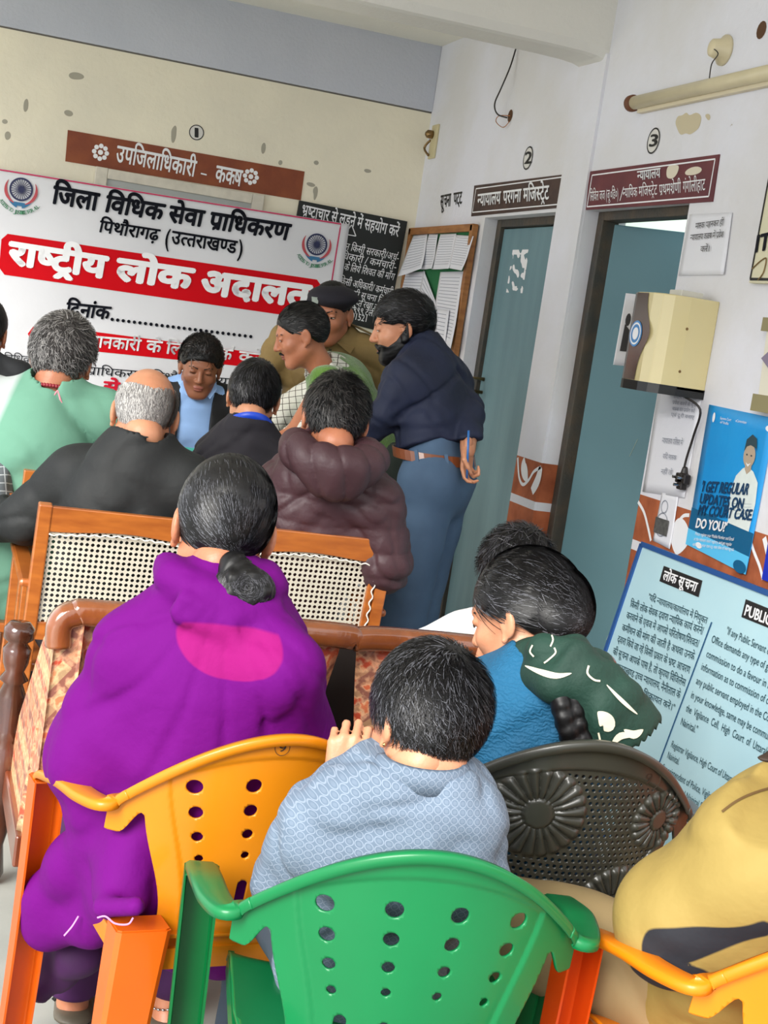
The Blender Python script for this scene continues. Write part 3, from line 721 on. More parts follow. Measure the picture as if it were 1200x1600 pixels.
# conduit tube (lamp batten) on the right wall
T0, T1 = rt(985, 168, .035), rt(1230, 107, .035); tz = (rt(982, 170).z+rt(1200, 117).z)/2; T0.z = T1.z = tz
tb = MB().tube([(WX-.03, T0.y-.02, tz), (WX-.03, 3.7, tz)], .024, 16).build('tube_light', mat('yellowed_tube', '#d5c9a6', .35, var=.1, vscale=8), smooth=True); tag(tb, 'long yellowed tube light batten fixed high on the right wall', 'tube light')
MB().box((WX-.022, 3.7, tz-.036), (WX, T0.y-.03, tz-.012)).build('batten', mat('batten_cream', '#d9cdb0', .5), tb, bevel=.003)
MB().lathe([(0, .03), (.02, .03), (.025, .024)], (WX-.03, T0.y+.01, tz), (0, -1, 0)).build('end_cap', mat('burnt_brown', '#6b3f25', .6), tb, smooth=True)
c = rt(1133, 79); hd = MB().lathe([(0, .05), (.008, .05), (.02, .035), (.05, .028), (.055, .018)], (WX, c.y, c.z), (-1, 0, 0)).build('wire_outlet', mat('cream_bakelite', '#d8cba8', .4), smooth=True); tag(hd, 'round cream outlet with a thin wire above the tube light', 'outlet')
MB().tube(smooth_pts([(WX-.05, c.y, c.z), rt(1122, 84, .05), rt(1112, 100, .03), rt(1108, 126, .04)]), .002, 6).build('wire', mat('black_cable', '#201a18', .4), hd)
c = rt(1190, 47); hl = MB().disc((WX-.001, c.y, c.z), (-1, 0, 0), .028, 14).build('wall_hole', mat('hole_brown', '#5a3c22', .9)); tag(hl, 'dark hole broken in the wall near the upper right edge', 'hole')
# smudge of old plaster above sign 3
c = rt(1080, 190)
def Fs(U, V): return (U/.14)**2+(V/.035)**2-.8+hash_noise(U, V, 0*U, 60, 9)*1.6
link('plaster_stain', sheet(Fs, -.15, .15, -.05, .05, .004, lambda u, v: (WX-.0008, c.y+u, c.z+v)), mat('old_stain', '#c9bd9f', .9), bpy.data.objects['wall_right'])
# patches on the back wall
for (qx, qy, a, b_, sd) in ((118, 118, .04, .018, 3), (40, 165, .012, .03, 4), (8, 190, .015, .015, 6), (272, 207, .012, .05, 7), (108, 177, .02, .014, 8), (412, 230, .012, .03, 9), (486, 288, .028, .012, 10), (493, 300, .012, .045, 12), (438, 254, .01, .012, 13), (494, 254, .012, .01, 14), (574, 267, .02, .01, 15), (12, 212, .012, .02, 16)):
    c = bk(qx, qy)
    def Fp(U, V, a=a, b_=b_, sd=sd): return (U/a)**2+(V/b_)**2-.8+hash_noise(U, V, 0*U, 90, sd)*.9
    link('chipped_patch', sheet(Fp, -a*1.3, a*1.3, -b_*1.3, b_*1.3, .004, lambda u, v: (c.x+u, BY-.0008, c.z+v)), mat('chipped_grey', '#a7a292', .9), bpy.data.objects['wall_back'])
# papers by door 2
o, pos = paper('paper_notice', [(1078, 335), (1060, 431), (1131, 429), (1144, 332)], (.003, .003, .006, .004), 'white paper notice with three Hindi lines above the cream wall unit', 'notice', lines=0, wav=.001)
obj_write('lettering', [('मास्क पहनकर ही', (1086, 358), (1130, 352), (1087, 349), .01), ('न्यायालय कक्ष में प्रवेश', (1078, 376), (1130, 371), (1079, 367), .01), ('करें।', (1094, 394), (1108, 393), (1095, 385), .01)], rp(.0085), M_INKD, o)
o, pos = paper('paper_notice', [(1030, 604), (1004, 768), (1070, 778), (1098, 611)], (.003, .004, .004, .003), 'long white paper notice pasted beside the doorway under the wall unit', 'notice', lines=0, wav=.001)
obj_write('lettering', [('कार्यालय में कोई व्यक्ति', (1052, 622), (1088, 626), (1053, 617), .008), ('प्रवेश करने से पूर्व', (1050, 631), (1087, 636), (1051, 626), .008), ('मास्क का प्रयोग करे', (1050, 641), (1085, 645), (1051, 636), .008), ('एवं दूरी बनाए', (1048, 650), (1084, 655), (1049, 645), .008), ('न्यायालय परिसर में', (1034, 692), (1066, 696), (1035, 684), .008), ('यदि मास्क', (1035, 716), (1056, 719), (1036, 709), .008), ('नहीं तो', (1032, 740), (1050, 742), (1033, 733), .008)], rp(.0085), M_INK, o)
o, pos = paper('paper_notice', [(1034, 770), (1020, 845), (1047, 858), (1060, 775)], (.004, .004, .004, .004), 'small white notice with a figure drawing above the leaning signboard', 'notice', lines=0, wav=.001)
c = rt(1041, 792); mb = MB(); mb.disc((WX-.007, c.y, c.z), (-1, 0, 0), .022, 18, r2=.019); mb.disc((WX-.007, c.y, c.z-.06), (-1, 0, 0), .040, 18, r2=.037)
mb.build('figure_drawing', M_INK, o); c = rt(1036, 822); MB().box((WX-.0075, c.y-.045, c.z-.028), (WX-.0065, c.y+.045, c.z+.024)).build('photo_block', mat('photo_grey', '#5b5a58', .8, var=.4, vscale=60), o)
# board and folder cut by the right frame edge
o = plate('notice_board', [rt(1204, 262, .02), rt(1170, 442, .02), Vector((WX-.02, 3.55, 1.757)), Vector((WX-.02, 3.55, rt(1204, 262).z))], NR, .02, mat('cream_board', '#d9d3b4', .6), 'cream board with dark blue letters cut by the right picture edge', 'notice board', bevel=.002)
MB().bar(rt(1204, 262, .022), rt(1172, 436, .022), .005, .002, (1, 0, 0)).bar(rt(1172, 436, .022), (WX-.022, 3.55, rt(1172, 436, .022).z), .008, .002, (1, 0, 0)).build('border_line', M_BLACK, o)
obj_write('lettering', [('IT-I', (1180, 394), (1216, 386), (1184, 368), .03)], rp(.0225), mat('banner_navy', '#1d1f2e', .4), o)
MB().tube(smooth_pts([rt(1175, 420, .023), rt(1188, 408, .023), rt(1197, 404, .023), rt(1193, 425, .023), rt(1184, 438, .023)]), .002, 6).build('pen_scrawl', mat('brown_ink', '#7a6238', .7), o)
o = plate('wall_file', [rt(1200, 500, .03), rt(1183, 628, .03), Vector((WX-.03, 3.5, rt(1183, 628, .03).z)), Vector((WX-.03, 3.5, rt(1200, 500, .03).z))], NR, .03, mat('cream_card', '#ddd8c6', .7), 'cream file holder with tan corners at the right picture edge', 'file holder', bevel=.002)
M_TAN = mat('tan_tape', '#8d845f', .7)
a = rt(1196, 512, .034); MB().box((WX-.036, a.y-.1, a.z-.01), (WX-.028, a.y+.02, a.z+.03)).build('tape_corner', M_TAN, o); a = rt(1183, 632, .034); MB().box((WX-.036, a.y-.2, a.z-.02), (WX-.028, a.y+.03, a.z+.03)).build('tape_corner', M_TAN, o)
a = rt(1192, 560, .036); MB().add([a+Vector((0, .01, 0)), a+Vector((0, -.08, .06)), a+Vector((0, -.08, -.05))], [(0, 1, 2)]).build('purple_flap', mat('mauve_card', '#84798e', .7), o)
# blue poster
M_PB = mat('poster_blue', '#1f9be0', .35, col2='#1789cf', vscale=2, bump=.3, bscale=8)
po, pos = paper('poster', [(1108, 632), (1072, 850), (1166, 898), (1212, 654)], (.004, .005, .004, .004), 'blue court updates poster with a smiling man above the leaning signboard', 'poster', lines=0, m=M_PB, wav=.0012)
def pq(mb, u0, v0, u1, v1, o=.0015, mi=0, n=6):
    vv = []
    for q in range(n+1): u = u0+(u1-u0)*q/n; vv += [pos(u, v0, o), pos(u, v1, o)]
    mb.add(vv, [(2*q, 2*q+1, 2*q+3, 2*q+2) for q in range(n)], mi)
mb = MB(); pq(mb, 0, .735, 1, .885, .0012); mb.build('dark_band', mat('poster_teal', '#0e5c86', .4), po)
mb = MB(); pq(mb, 0, .885, 1, 1, .0012); mb.build('light_band', mat('poster_sky', '#5cc1ee', .4), po)
def pell(mb, cu, cv, ru, rv, o=.002, mi=0, n=20): mb.add([pos(cu+ru*math.cos(2*math.pi*k/n), cv+rv*math.sin(2*math.pi*k/n), o) for k in range(n)], [tuple(range(n))], mi)
mb = MB()
shirt = [(.60, .735), (.56, .52), (.60, .42), (.68, .36), (.74, .34), (.84, .36), (.93, .42), (.95, .55), (.93, .735)]
mb.add([pos(u, v_, .0025) for u, v_ in shirt], [tuple(range(len(shirt)))], 0)
pell(mb, .745, .27, .085, .075, .003, 1); mb.add([pos(u, v_, .0028) for u, v_ in ((.71, .3), (.71, .36), (.75, .39), (.8, .36), (.8, .3))], [(0, 1, 2, 3, 4)], 1)
mb.add([pos(u, v_, .0035) for u, v_ in ((.66, .25), (.67, .17), (.74, .13), (.81, .15), (.84, .23), (.82, .21), (.74, .20), (.69, .215))], [tuple(range(8))], 2)
pell(mb, .71, .265, .012, .006, .0036, 2); pell(mb, .775, .265, .012, .006, .0036, 2)
mb.add([pos(u, v_, .0036) for u, v_ in ((.71, .315), (.745, .325), (.785, .312), (.75, .34))], [(0, 1, 2, 3)], 3)
for k in range(5): mb.add([pos(u, v_, .003) for u, v_ in ((.62+.02*k, .60+.02*k), (.90, .56+.02*k), (.90, .563+.02*k), (.62+.02*k, .606+.02*k))], [(0, 1, 2, 3)], 4)
mb.build('printed_man', [mat('poster_shirt', '#dfe8e4', .5, var=.06, vscale=30), mat('poster_skin', '#b3a08a', .5), mat('poster_hair', '#25404a', .5), M_WHITE, mat('poster_fold', '#a9b7bb', .5)], po)
PD = mat('poster_navy', '#123f66', .4)
obj_write('slogan', [("'I GET REGULAR", (1095, 768), (1168, 773), (1099, 752), .03), ('UPDATES ON', (1093, 786), (1160, 795), (1096, 771), .03), ('MY COURT CASE.', (1090, 804), (1174, 813), (1094, 789), .03)], rp(.0085), PD, po)
obj_write('slogan', [("DO YOU?'", (1087, 824), (1134, 831), (1090, 810), .03)], rp(.0085), M_WHITE, po)
obj_write('small_print', [('Please register your Mobile Number and Email', (1086, 836), (1146, 845), (1087, 831), .008), ('at the relevant court registry, and get regular', (1084, 844), (1143, 853), (1085, 839), .006), ('updates on your case e.g. next date of hearing etc.', (1082, 852), (1147, 861), (1083, 847), .006), ('Supreme Court', (1125, 655), (1142, 658), (1126, 651), .006), ('of India', (1125, 661), (1138, 664), (1126, 657), .006), ('eCommittee', (1149, 659), (1166, 662), (1150, 655), .006)], rp(.0085), M_WHITE, po)
mb = MB(); pell(mb, .12, .08, .02, .035, .003); pell(mb, .95, .07, .05, .02, .003); pell(mb, .22, .965, .05, .02, .003); pell(mb, .9, .97, .1, .04, .003, 1)
mb.build('printed_emblem', [M_WHITE, mat('poster_teal', '#0e5c86', .4)], po)
# cream wall unit with brown front, cable and plug
y1, y0 = 4.40, 4.18; zb, ztp = 1.405, 1.700
prof = [(WX, y0), (WX-.10, y0), (WX-.155, y0+.008), (WX-.185, y0+.03), (WX-.20, y0+.07), (WX-.20, y1-.05), (WX-.19, y1-.015), (WX-.16, y1), (WX, y1)]
k = len(prof); v = [(x, y, z) for z in (zb, ztp) for x, y in prof]; f = [(i, (i+1) % k, k+(i+1) % k, k+i) for i in range(k)]+[tuple(range(k))[::-1], tuple(range(k, 2*k))]
wu = MB().add(v, f).build('wall_appliance', mat('gloss_cream', '#d3c592', .25, coat=.5, var=.05, vscale=4), bevel=.004); tag(wu, 'cream wall-mounted appliance with brown front strip and blue round badge', 'appliance')
mb = MB(); v = [(x*1.0-.004 if x < WX-.01 else x, y, z) for z in (zb-.018, zb+.012) for x, y in prof]; mb.add(v, f).build('base_trim', mat('black_plastic', '#121313', .35), wu)
mb = MB(); vv = []; n = 20
for i in range(n+1):
    t = i/n; z = zb+.013+(ztp-zb-.016)*t; w_ = .075+.05*math.exp(-((t-.55)/.22)**2); vv += [(WX-.2025, y1-.045, z), (WX-.2025, y1-.045-w_, z)]
mb.add(vv, [(2*i, 2*i+2, 2*i+3, 2*i+1) for i in range(n)]); 
mb.add([(WX-.2025, y1-.045, zb+.013), (WX-.2025, y1-.045, ztp-.003), (WX-.193, y1-.014, ztp-.003), (WX-.193, y1-.014, zb+.013)], [(0, 1, 2, 3)])
mb.build('front_strip', mat('brown_gloss', '#4d3a2c', .2, coat=.6, var=.3, vscale=3, stretch=(1, 6, 1)), wu)
MB().disc((WX-.204, y1-.08, zb+.16), (-1, 0, 0), .042, 28).disc((WX-.205, y1-.08, zb+.16), (-1, 0, 0), .030, 24, 1, r2=.036).disc((WX-.205, y1-.08, zb+.16), (-1, 0, 0), .020, 24, 1).build('badge', [mat('badge_blue', '#3d86c4', .3), M_WHITE], wu)
mb = MB(); mb.lathe([(0, .005), (.002, .004)], (WX-.10, y0, ztp-.10), (0, -1, 0), 8); mb.lathe([(0, .005), (.002, .004)], (WX-.10, y0, zb+.06), (0, -1, 0), 8); mb.build('screw', M_BRASS, wu)
MB().box((WX-.12, 4.22, ztp), (WX-.04, 4.30, ztp+.02)).build('top_cap', mat('grey_cap', '#c9c7bd', .5), wu, bevel=.003)
cbm = mat('black_cable', '#201a18', .4)
MB().tube(smooth_pts([(WX-.06, 4.2, zb-.015), rt(1094, 640, .03), rt(1084, 680, .02), rt(1073, 715, .02), rt(1068, 736, .02)]), .004, 8).build('power_cable', cbm, wu, smooth=True)
c = rt(1068, 746, .02); pg = MB().lathe([(0, .008), (.02, .012), (.03, .02)], c+Vector((0, 0, .035)), (0, 0, -1), 12).box((c.x-.014, c.y-.030, c.z-.02), (c.x+.01, c.y+.030, c.z+.012)).box((c.x-.014, c.y-.015, c.z-.04), (c.x+.01, c.y+.015, c.z)).build('plug', cbm, wu, bevel=.004)
mb = MB()
for dy, dz in ((-.015, -.002), (.015, -.002), (0, -.026)): mb.lathe([(0, .005), (.018, .005)], (c.x-.013, c.y+dy, c.z+dz), (-1, 0, 0), 10)
mb.build('pin', M_STEEL, pg)
# card on the far side of the unit, hanging free, only grouped with the unit
pA = lambda x, y, o=0: on_x(x, y, 2.33)
cd_, pos2 = paper('portrait_card', [(978, 458), (958, 570), (978, 572), (996, 460)], (0, 0, 0, 0), None, lines=0, plane=lambda x, y, o=0: on_y(x, y, 4.52), wav=.0)
cd_.parent = wu
mb = MB(); mb.add([pos2(u, v_, .002) for u, v_ in ((.35, .42), (.3, .8), (.85, .8), (.8, .5))], [(0, 1, 2, 3)]); pts = [pos2(.55+.22*math.cos(a), .36+.09*math.sin(a), .002) for a in [k*.5236 for k in range(12)]]; mb.add(pts, [tuple(range(12))]); mb.build('printed_portrait', mat('dark_ink', '#3c3a3c', .8), cd_)
# leaning blue signboard
TL = Vector((2.350, 4.335, .885)); TLb = Vector((2.350, 3.5, .885)); BL = Vector((2.195, 4.335, .008))
zt_ = TL.z; down = (BL-TL); along = Vector((0, -1, 0)); 
al = (TLb-TL); al.z = 0; al.normalize(); hgt = down.length
along = (al - down.normalized()*al.dot(down.normalized())).normalized(); nrm = along.cross(down).normalized()
if nrm.x > 0: nrm = -nrm
BWd = 1.25
sb = tag(MB().quadbox([TL, BL, BL+along*BWd, TL+along*BWd], -nrm, .022).build('signboard', mat('pale_blue_board', '#b4d6df', .5, col2='#a9cedb', vscale=2), bevel=.002), 'large pale blue bilingual public notice board leaning on the right wall', 'signboard')
def bdp(x, y, o=.002):
    r = ray(x, y); P0 = TL+nrm*o; t = (P0-CAMLOC).dot(nrm)/r.dot(nrm); return CAMLOC+r*t
fr_ = MB(); E1 = [TL, BL, BL+along*BWd, TL+along*BWd]
for i in range(4): fr_.bar(E1[i]-nrm*.008, E1[(i+1) % 4]-nrm*.008, .016, .03, nrm)
fr_.build('blue_edging', mat('blue_edge', '#24508e', .4), sb)
DK = mat('signboard_ink', '#14404c', .5)
G = lambda x, y: bdp(x, y, .003)
L = [('"यदि न्यायालय/कार्यालय में नियुक्त', (1012, 937), (1104, 975), (1014, 928), .01),
 ('किसी लोक सेवक द्वारा न्यायिक कार्य करने/', (984, 948), (1098, 992), (986, 938), .01), ('करवाने के एवज में आपसे परितोषण/रिश्वत/', (978, 966), (1091, 1012), (980, 956), .01),
 ('कमीशन की मांग की जाती है अथवा उनके', (971, 985), (1084, 1032), (973, 975), .01), ('द्वारा किये जा रहे किसी प्रकार के भ्रष्ट आचरण', (964, 1003), (1077, 1053), (966, 993), .01),
 ('की सूचना आपके पास है, तो कृपया विजिलेंस', (957, 1022), (1070, 1073), (959, 1012), .01), ('सैल, उत्तराखण्ड उच्च न्यायालय, नैनीताल के', (950, 1041), (1062, 1092), (952, 1031), .01), ('पते/नम्बरों पर शिकायत करें।"', (960, 1065), (1053, 1112), (962, 1056), .01),
 ('"If any Public Servant employed in', (1134, 990), (1236, 1040), (1137, 979), .012), ('Office demands any type of gratification,', (1111, 1003), (1236, 1066), (1114, 992), .012), ('commission to do a favour in a judicial', (1103, 1026), (1228, 1090), (1106, 1015), .012), ('information as to commission of corrupt', (1095, 1046), (1222, 1112), (1098, 1035), .012),
 ('any public servant employed in the Court / are', (1087, 1068), (1228, 1142), (1090, 1057), .012), ('in your knowledge, same may be communicated', (1079, 1090), (1222, 1168), (1082, 1079), .012), ('the  Vigilance  Cell,  High  Court  of  Uttarakhand,', (1071, 1111), (1215, 1190), (1074, 1100), .012), ('Nainital."', (1063, 1132), (1088, 1146), (1066, 1121), .012),
 ('Registrar Vigilance, High Court of Uttarakhand,', (1048, 1167), (1160, 1233), (1051, 1157), .01), ('Nainital.', (1042, 1184), (1060, 1195), (1045, 1174), .01), ('Superintendent of Police, Vigilance Cell', (1034, 1203), (1130, 1262), (1037, 1193), .01), ('and Nainital Sector', (1060, 1240), (1110, 1275), (1063, 1230), .01), ('Phone No. - 7536871', (1000, 1268), (1060, 1305), (1003, 1258), .01)]
obj_write('lettering', L, G, DK, sb)
MB().bar(G(1112, 972), G(1028, 1197), .005, .0012, nrm).build('divider_line', mat('divider_blue', '#1d4f78', .5), sb)
M_LB = mat('label_black', '#242222', .4)
def rlabel(P, lines):
    Q = [Vector(bdp(*p, .003)) for p in P]; o = MB().quadbox(Q, -nrm, .002).build('heading_label', M_LB, sb, bevel=.0015); obj_write('lettering', lines, lambda x, y: bdp(x, y, .0045), M_WHITE, o)
rlabel([(1037, 884), (1030, 908), (1091, 933), (1097, 907)], [('लोक सूचना', (1035, 905), (1087, 925), (1039, 892), .02)])
rlabel([(1165, 936), (1158, 964), (1262, 1006), (1268, 978)], [('PUBLIC NOTICE', (1163, 961), (1258, 1000), (1167, 945), .02)])
# dark blue corner of a bin-like cloth at the right edge below the poster
o = plate('blue_poster_strip', [rt(1202, 835, .01), rt(1190, 905, .01), Vector((WX-.01, 3.4, rt(1190, 905).z)), Vector((WX-.01, 3.4, rt(1202, 835).z))], NR, .006, mat('royal_blue', '#1c30b4', .4), 'royal blue sheet edge on the wall at the right picture edge', 'poster')
# ================================================================ moulded plastic chairs
def zt_(s): return .80-2.6*s*s
def yb_(s, t): return -.265+1.85*s*s+.07*(.80-t)/.37*.9
def sstep(x, a, b):
    t = np.clip((x-a)/(b-a), 0, 1); return t*t*(3-2*t)
def chair_back_F(holes):
    def F(S, T):
        a = np.abs(S); hw = .150+.045*sstep(T, .46, .66)+.02*sstep(T, .46, .40)
        body = a-hw
        zl = .640-.045*sstep(a, .195, .225)
        wing = np.maximum(zl-T, a-.243)
        d = smin(body, wing, .012)
        d = np.maximum(d, T-zt_(a)); d = np.maximum(d, .40-T)
        if holes is not None: d = np.maximum(d, -holes(S, T))
        return d
    return F
def holes_plain(S, T):
    d = np.full(S.shape, 9.0)
    for r in range(4):
        z = (.708, .664, .622, .584)[r]; rad = (.0125, .0108, .0088, .0068)[r]
        for c in (-1.5, -.5, .5, 1.5):
            x = c*(.088-.006*r); zz = z-.012*(abs(c) > 1)
            d = np.minimum(d, np.sqrt((S-x)**2+(T-zz)**2)-rad)
    for c in (-1.5, -.5, .5, 1.5):
        x = c*.058; d = np.minimum(d, np.sqrt((S-x)**2+np.maximum(np.abs(T-.50)-.030, 0)**2)-.0085)
    return d
def panel_F(S, T):      # raised inset panel outline
    a = np.abs(S); return np.maximum(np.maximum(a-(.118+.055*sstep(T, .46, .74)), T-(.762-1.9*S*S)), .455-T)
FLW = [(-.07, .665, .078, 11), (.10, .50, .075, 12), (.155, .655, .055, 9), (-.03, .50, .05, 9)]
def holes_black(S, T):
    p = .0115; U = (S+T*.0)/p; V = T/p; ix = np.round(U+.5*(np.round(V) % 2))-.5*(np.round(V) % 2)
    d = np.sqrt((S-ix*p)**2+(T-np.round(V)*p)**2)-.0034
    q = panel_black(S, T)+.008; d = np.maximum(d, q)
    for fx, fz, r, n in FLW: d = np.maximum(d, r*1.02-np.sqrt((S-fx)**2+(T-fz)**2))
    return d
def panel_black(S, T):
    a = np.abs(S); return np.maximum(np.maximum(a-(.07+.135*sstep(T, .40, .72)), T-(.752-1.9*S*S)), .44-T)
def plastic_chair(loc, rz, cols, label, black=False, mark=None, trans=.25, sc=1.0):
    t = empty('plastic_chair', loc, label, 'chair', rz=rz); t.scale = (sc, sc, sc)
    cb_, cl = cols
    m = mat('plastic_'+cb_.lstrip('#'), cb_, .38, var=.12, vscale=5, coat=.25, trans=trans, spec=.45)
    ml = mat('plastic_leg_'+cl.lstrip('#'), cl, .38, var=.12, vscale=6, coat=.25, trans=trans, spec=.45)
    h = .0024 if black else .004
    hf = holes_black if black else holes_plain
    def mp(s, t_):
        y = yb_(s, t_); S = np.array(s); T = np.array(t_)
        if black:
            g = float(np.clip(-panel_black(S, T)/.004, 0, 1)); y += .006*g
            for fx, fz, r, n in FLW:
                dx, dz = s-fx, t_-fz; q = math.hypot(dx, dz)
                if q < r: a = math.atan2(dz, dx); y -= (.009*abs(math.sin(a*n))*min(1, (q/r)*2)*min(1, (r-q)/.008) if q > r*.3 else .008)
        else: y += .004*float(np.clip(-panel_F(S, T)/.004, 0, 1))
        return (s, y, t_)
    me = sheet(chair_back_F(hf), -.25, .25, .398, .805, h, mp)
    if black: # finer, wider shell for the fan shaped back
        pass
    o = link('backrest', me, m, t, world=False); sd_ = o.modifiers.new('thickness', 'SOLIDIFY'); sd_.thickness = .0045; sd_.offset = 0
    # rim flowing into the armrests: one swept strip
    def strip(P, W_, skirt, name, mm):
        P = smooth_pts(P, 8); n = len(P); wi = np.interp(np.linspace(0, 1, n), np.linspace(0, 1, len(W_)), W_); sk = np.interp(np.linspace(0, 1, n), np.linspace(0, 1, len(skirt)), skirt)
        v = []; prof = [(-.5, -1), (-.5, -.25), (-.38, 0), (.38, 0), (.5, -.25), (.5, -1)]
        for i, p in enumerate(P):
            tg = (P[min(i+1, n-1)]-P[max(i-1, 0)]).normalized(); sd2 = tg.cross(Vector((0, 0, 1)))
            if abs(tg.z) > .8: sd2 = Vector((0, 1, 0)) if False else tg.cross(Vector((0, 1, 0)))
            sd2.normalize(); up = sd2.cross(tg).normalized()
            v += [p+sd2*a*wi[i]+up*b*sk[i] for a, b in prof]
        k = len(prof); f = [(i*k+j, i*k+j+1, (i+1)*k+j+1, (i+1)*k+j) for i in range(n-1) for j in range(k-1)]
        o = MB().add(v, f).build(name, mm, t, world=False, smooth=True); s_ = o.modifiers.new('thickness', 'SOLIDIFY'); s_.thickness = .004; return o
    def tp(s): return Vector((s, yb_(s, zt_(s))-.002, zt_(s)+.001))
    strip([tp(s) for s in (-.225, -.2, -.15, -.10, -.05, 0, .05, .10, .15, .20, .225)], [.020, .020, .018, .018, .018, .020, .020], [.016]*3, 'top_rim', m)
    for sg in (-1, 1):
        strip([tp(sg*.222), tp(sg*.232)+Vector((sg*.004, .004, -.004)), Vector((sg*.255, -.135, .650)), Vector((sg*.270, -.08, .644)), Vector((sg*.279, -.01, .640)), Vector((sg*.282, .06, .626)), Vector((sg*.284, .115, .612)), Vector((sg*.285, .14, .596))], [.022, .026, .040, .046, .048, .048, .046, .040], [.016, .016, .014, .014, .014], 'armrest', m)
    # seat
    def sy(u, v): return (u, v, .432+.012*(abs(u)/.21)**4+.010*(v < -.1)*((-v-.1)/.1)**2-.035*max(0, (v-.15)/.08)**2-.004*math.cos(u*9)*(1-abs(v)/.3)+(.002 if abs(abs(u)-.12) < .004 else 0))
    me = sheet(lambda U, V: np.maximum(np.abs(U)-(.215-.10*np.clip(-V-.02, 0, 1)), np.maximum(V-.235, -.205-V)), -.22, .22, -.21, .24, .008, sy)
    o = link('seat', me, m, t, world=False); s_ = o.modifiers.new('thickness', 'SOLIDIFY'); s_.thickness = .006
    # legs: tapered channels
    def leg(a, b, wa, wb, side, fwd):
        n = 10; v = []; prof = [(-.5, -.5), (-.5, .42), (-.42, .5), (.42, .5), (.5, .42), (.5, -.5)]
        a = Vector(a); b = Vector(b)
        for i in range(n+1):
            u = i/n; p = a.lerp(b, u)+Vector((0, -fwd*.012*math.sin(math.pi*u), 0)); w_ = wa+(wb-wa)*u; dd = .055-.02*u
            v += [p+Vector((c*w_, fwd*d2*dd, 0)) for c, d2 in prof]
        k = 6; f = [(i*k+j, i*k+j+1, (i+1)*k+j+1, (i+1)*k+j) for i in range(n) for j in range(5)]+[tuple(range(6))]
        o = MB().add(v, f).build('leg', ml, t, world=False, smooth=False); s_ = o.modifiers.new('thickness', 'SOLIDIFY'); s_.thickness = .004; s_.offset = 0
    for sg in (-1, 1):
        leg((sg*.188, -.198, .462), (sg*.235, -.285, 0), .088, .058, sg, -1)
        leg((sg*.280, .132, .592), (sg*.262, .225, 0), .052, .050, sg, 1)
    MB().box((-.17, -.205, .385), (.17, -.195, .42)).box((-.215, -.19, .39), (-.205, .22, .425)).box((.205, -.19, .39), (.215, .22, .425)).build('seat_apron', m, t, world=False)
    if mark:
        mb = MB()
        for s_, x0, z0, w_, h_ in mark:
            A = Vector((x0, yb_(x0, z0)-.0045, z0)); B = Vector((x0+w_, yb_(x0+w_, z0)-.0045, z0)); write(mb, s_, A, B, A+Vector((0, -.001, h_)), .0)
            if s_ == '9': c = Vector((x0+w_/2, yb_(x0, z0)-.0045, z0+h_/2)); mb.disc(c, (0, -1, 0), h_*1.1, 24, r2=h_*1.02)
        mb.build('marking', mat('marker_ink', '#2a2017', .6), t, world=False)
    return t
plastic_chair((.595, 2.455, 0), math.radians(8), ('#e08a10', '#e0650c'), 'yellow-orange plastic chair under the woman in the purple shawl', mark=[('9', -.02, .772, .012, .012), ('TGGT', .075, .752, .05, .013)])
plastic_chair((.757, 1.965, 0), math.radians(-10), ('#088046', '#077238'), 'green plastic armchair with punched backrest holding the boy, nearest the camera')
plastic_chair((1.155, 2.40, 0), math.radians(-4), ('#34342e', '#26261f'), 'dark grey plastic chair with a flower relief back under the woman in blue', black=True, mark=[('9', .10, .728, .014, .018)], trans=.0, sc=1.05)
plastic_chair((1.335, 1.80, 0), math.radians(2), ('#ee8a0c', '#e5500c'), 'orange plastic chair cut by the lower right picture corner')
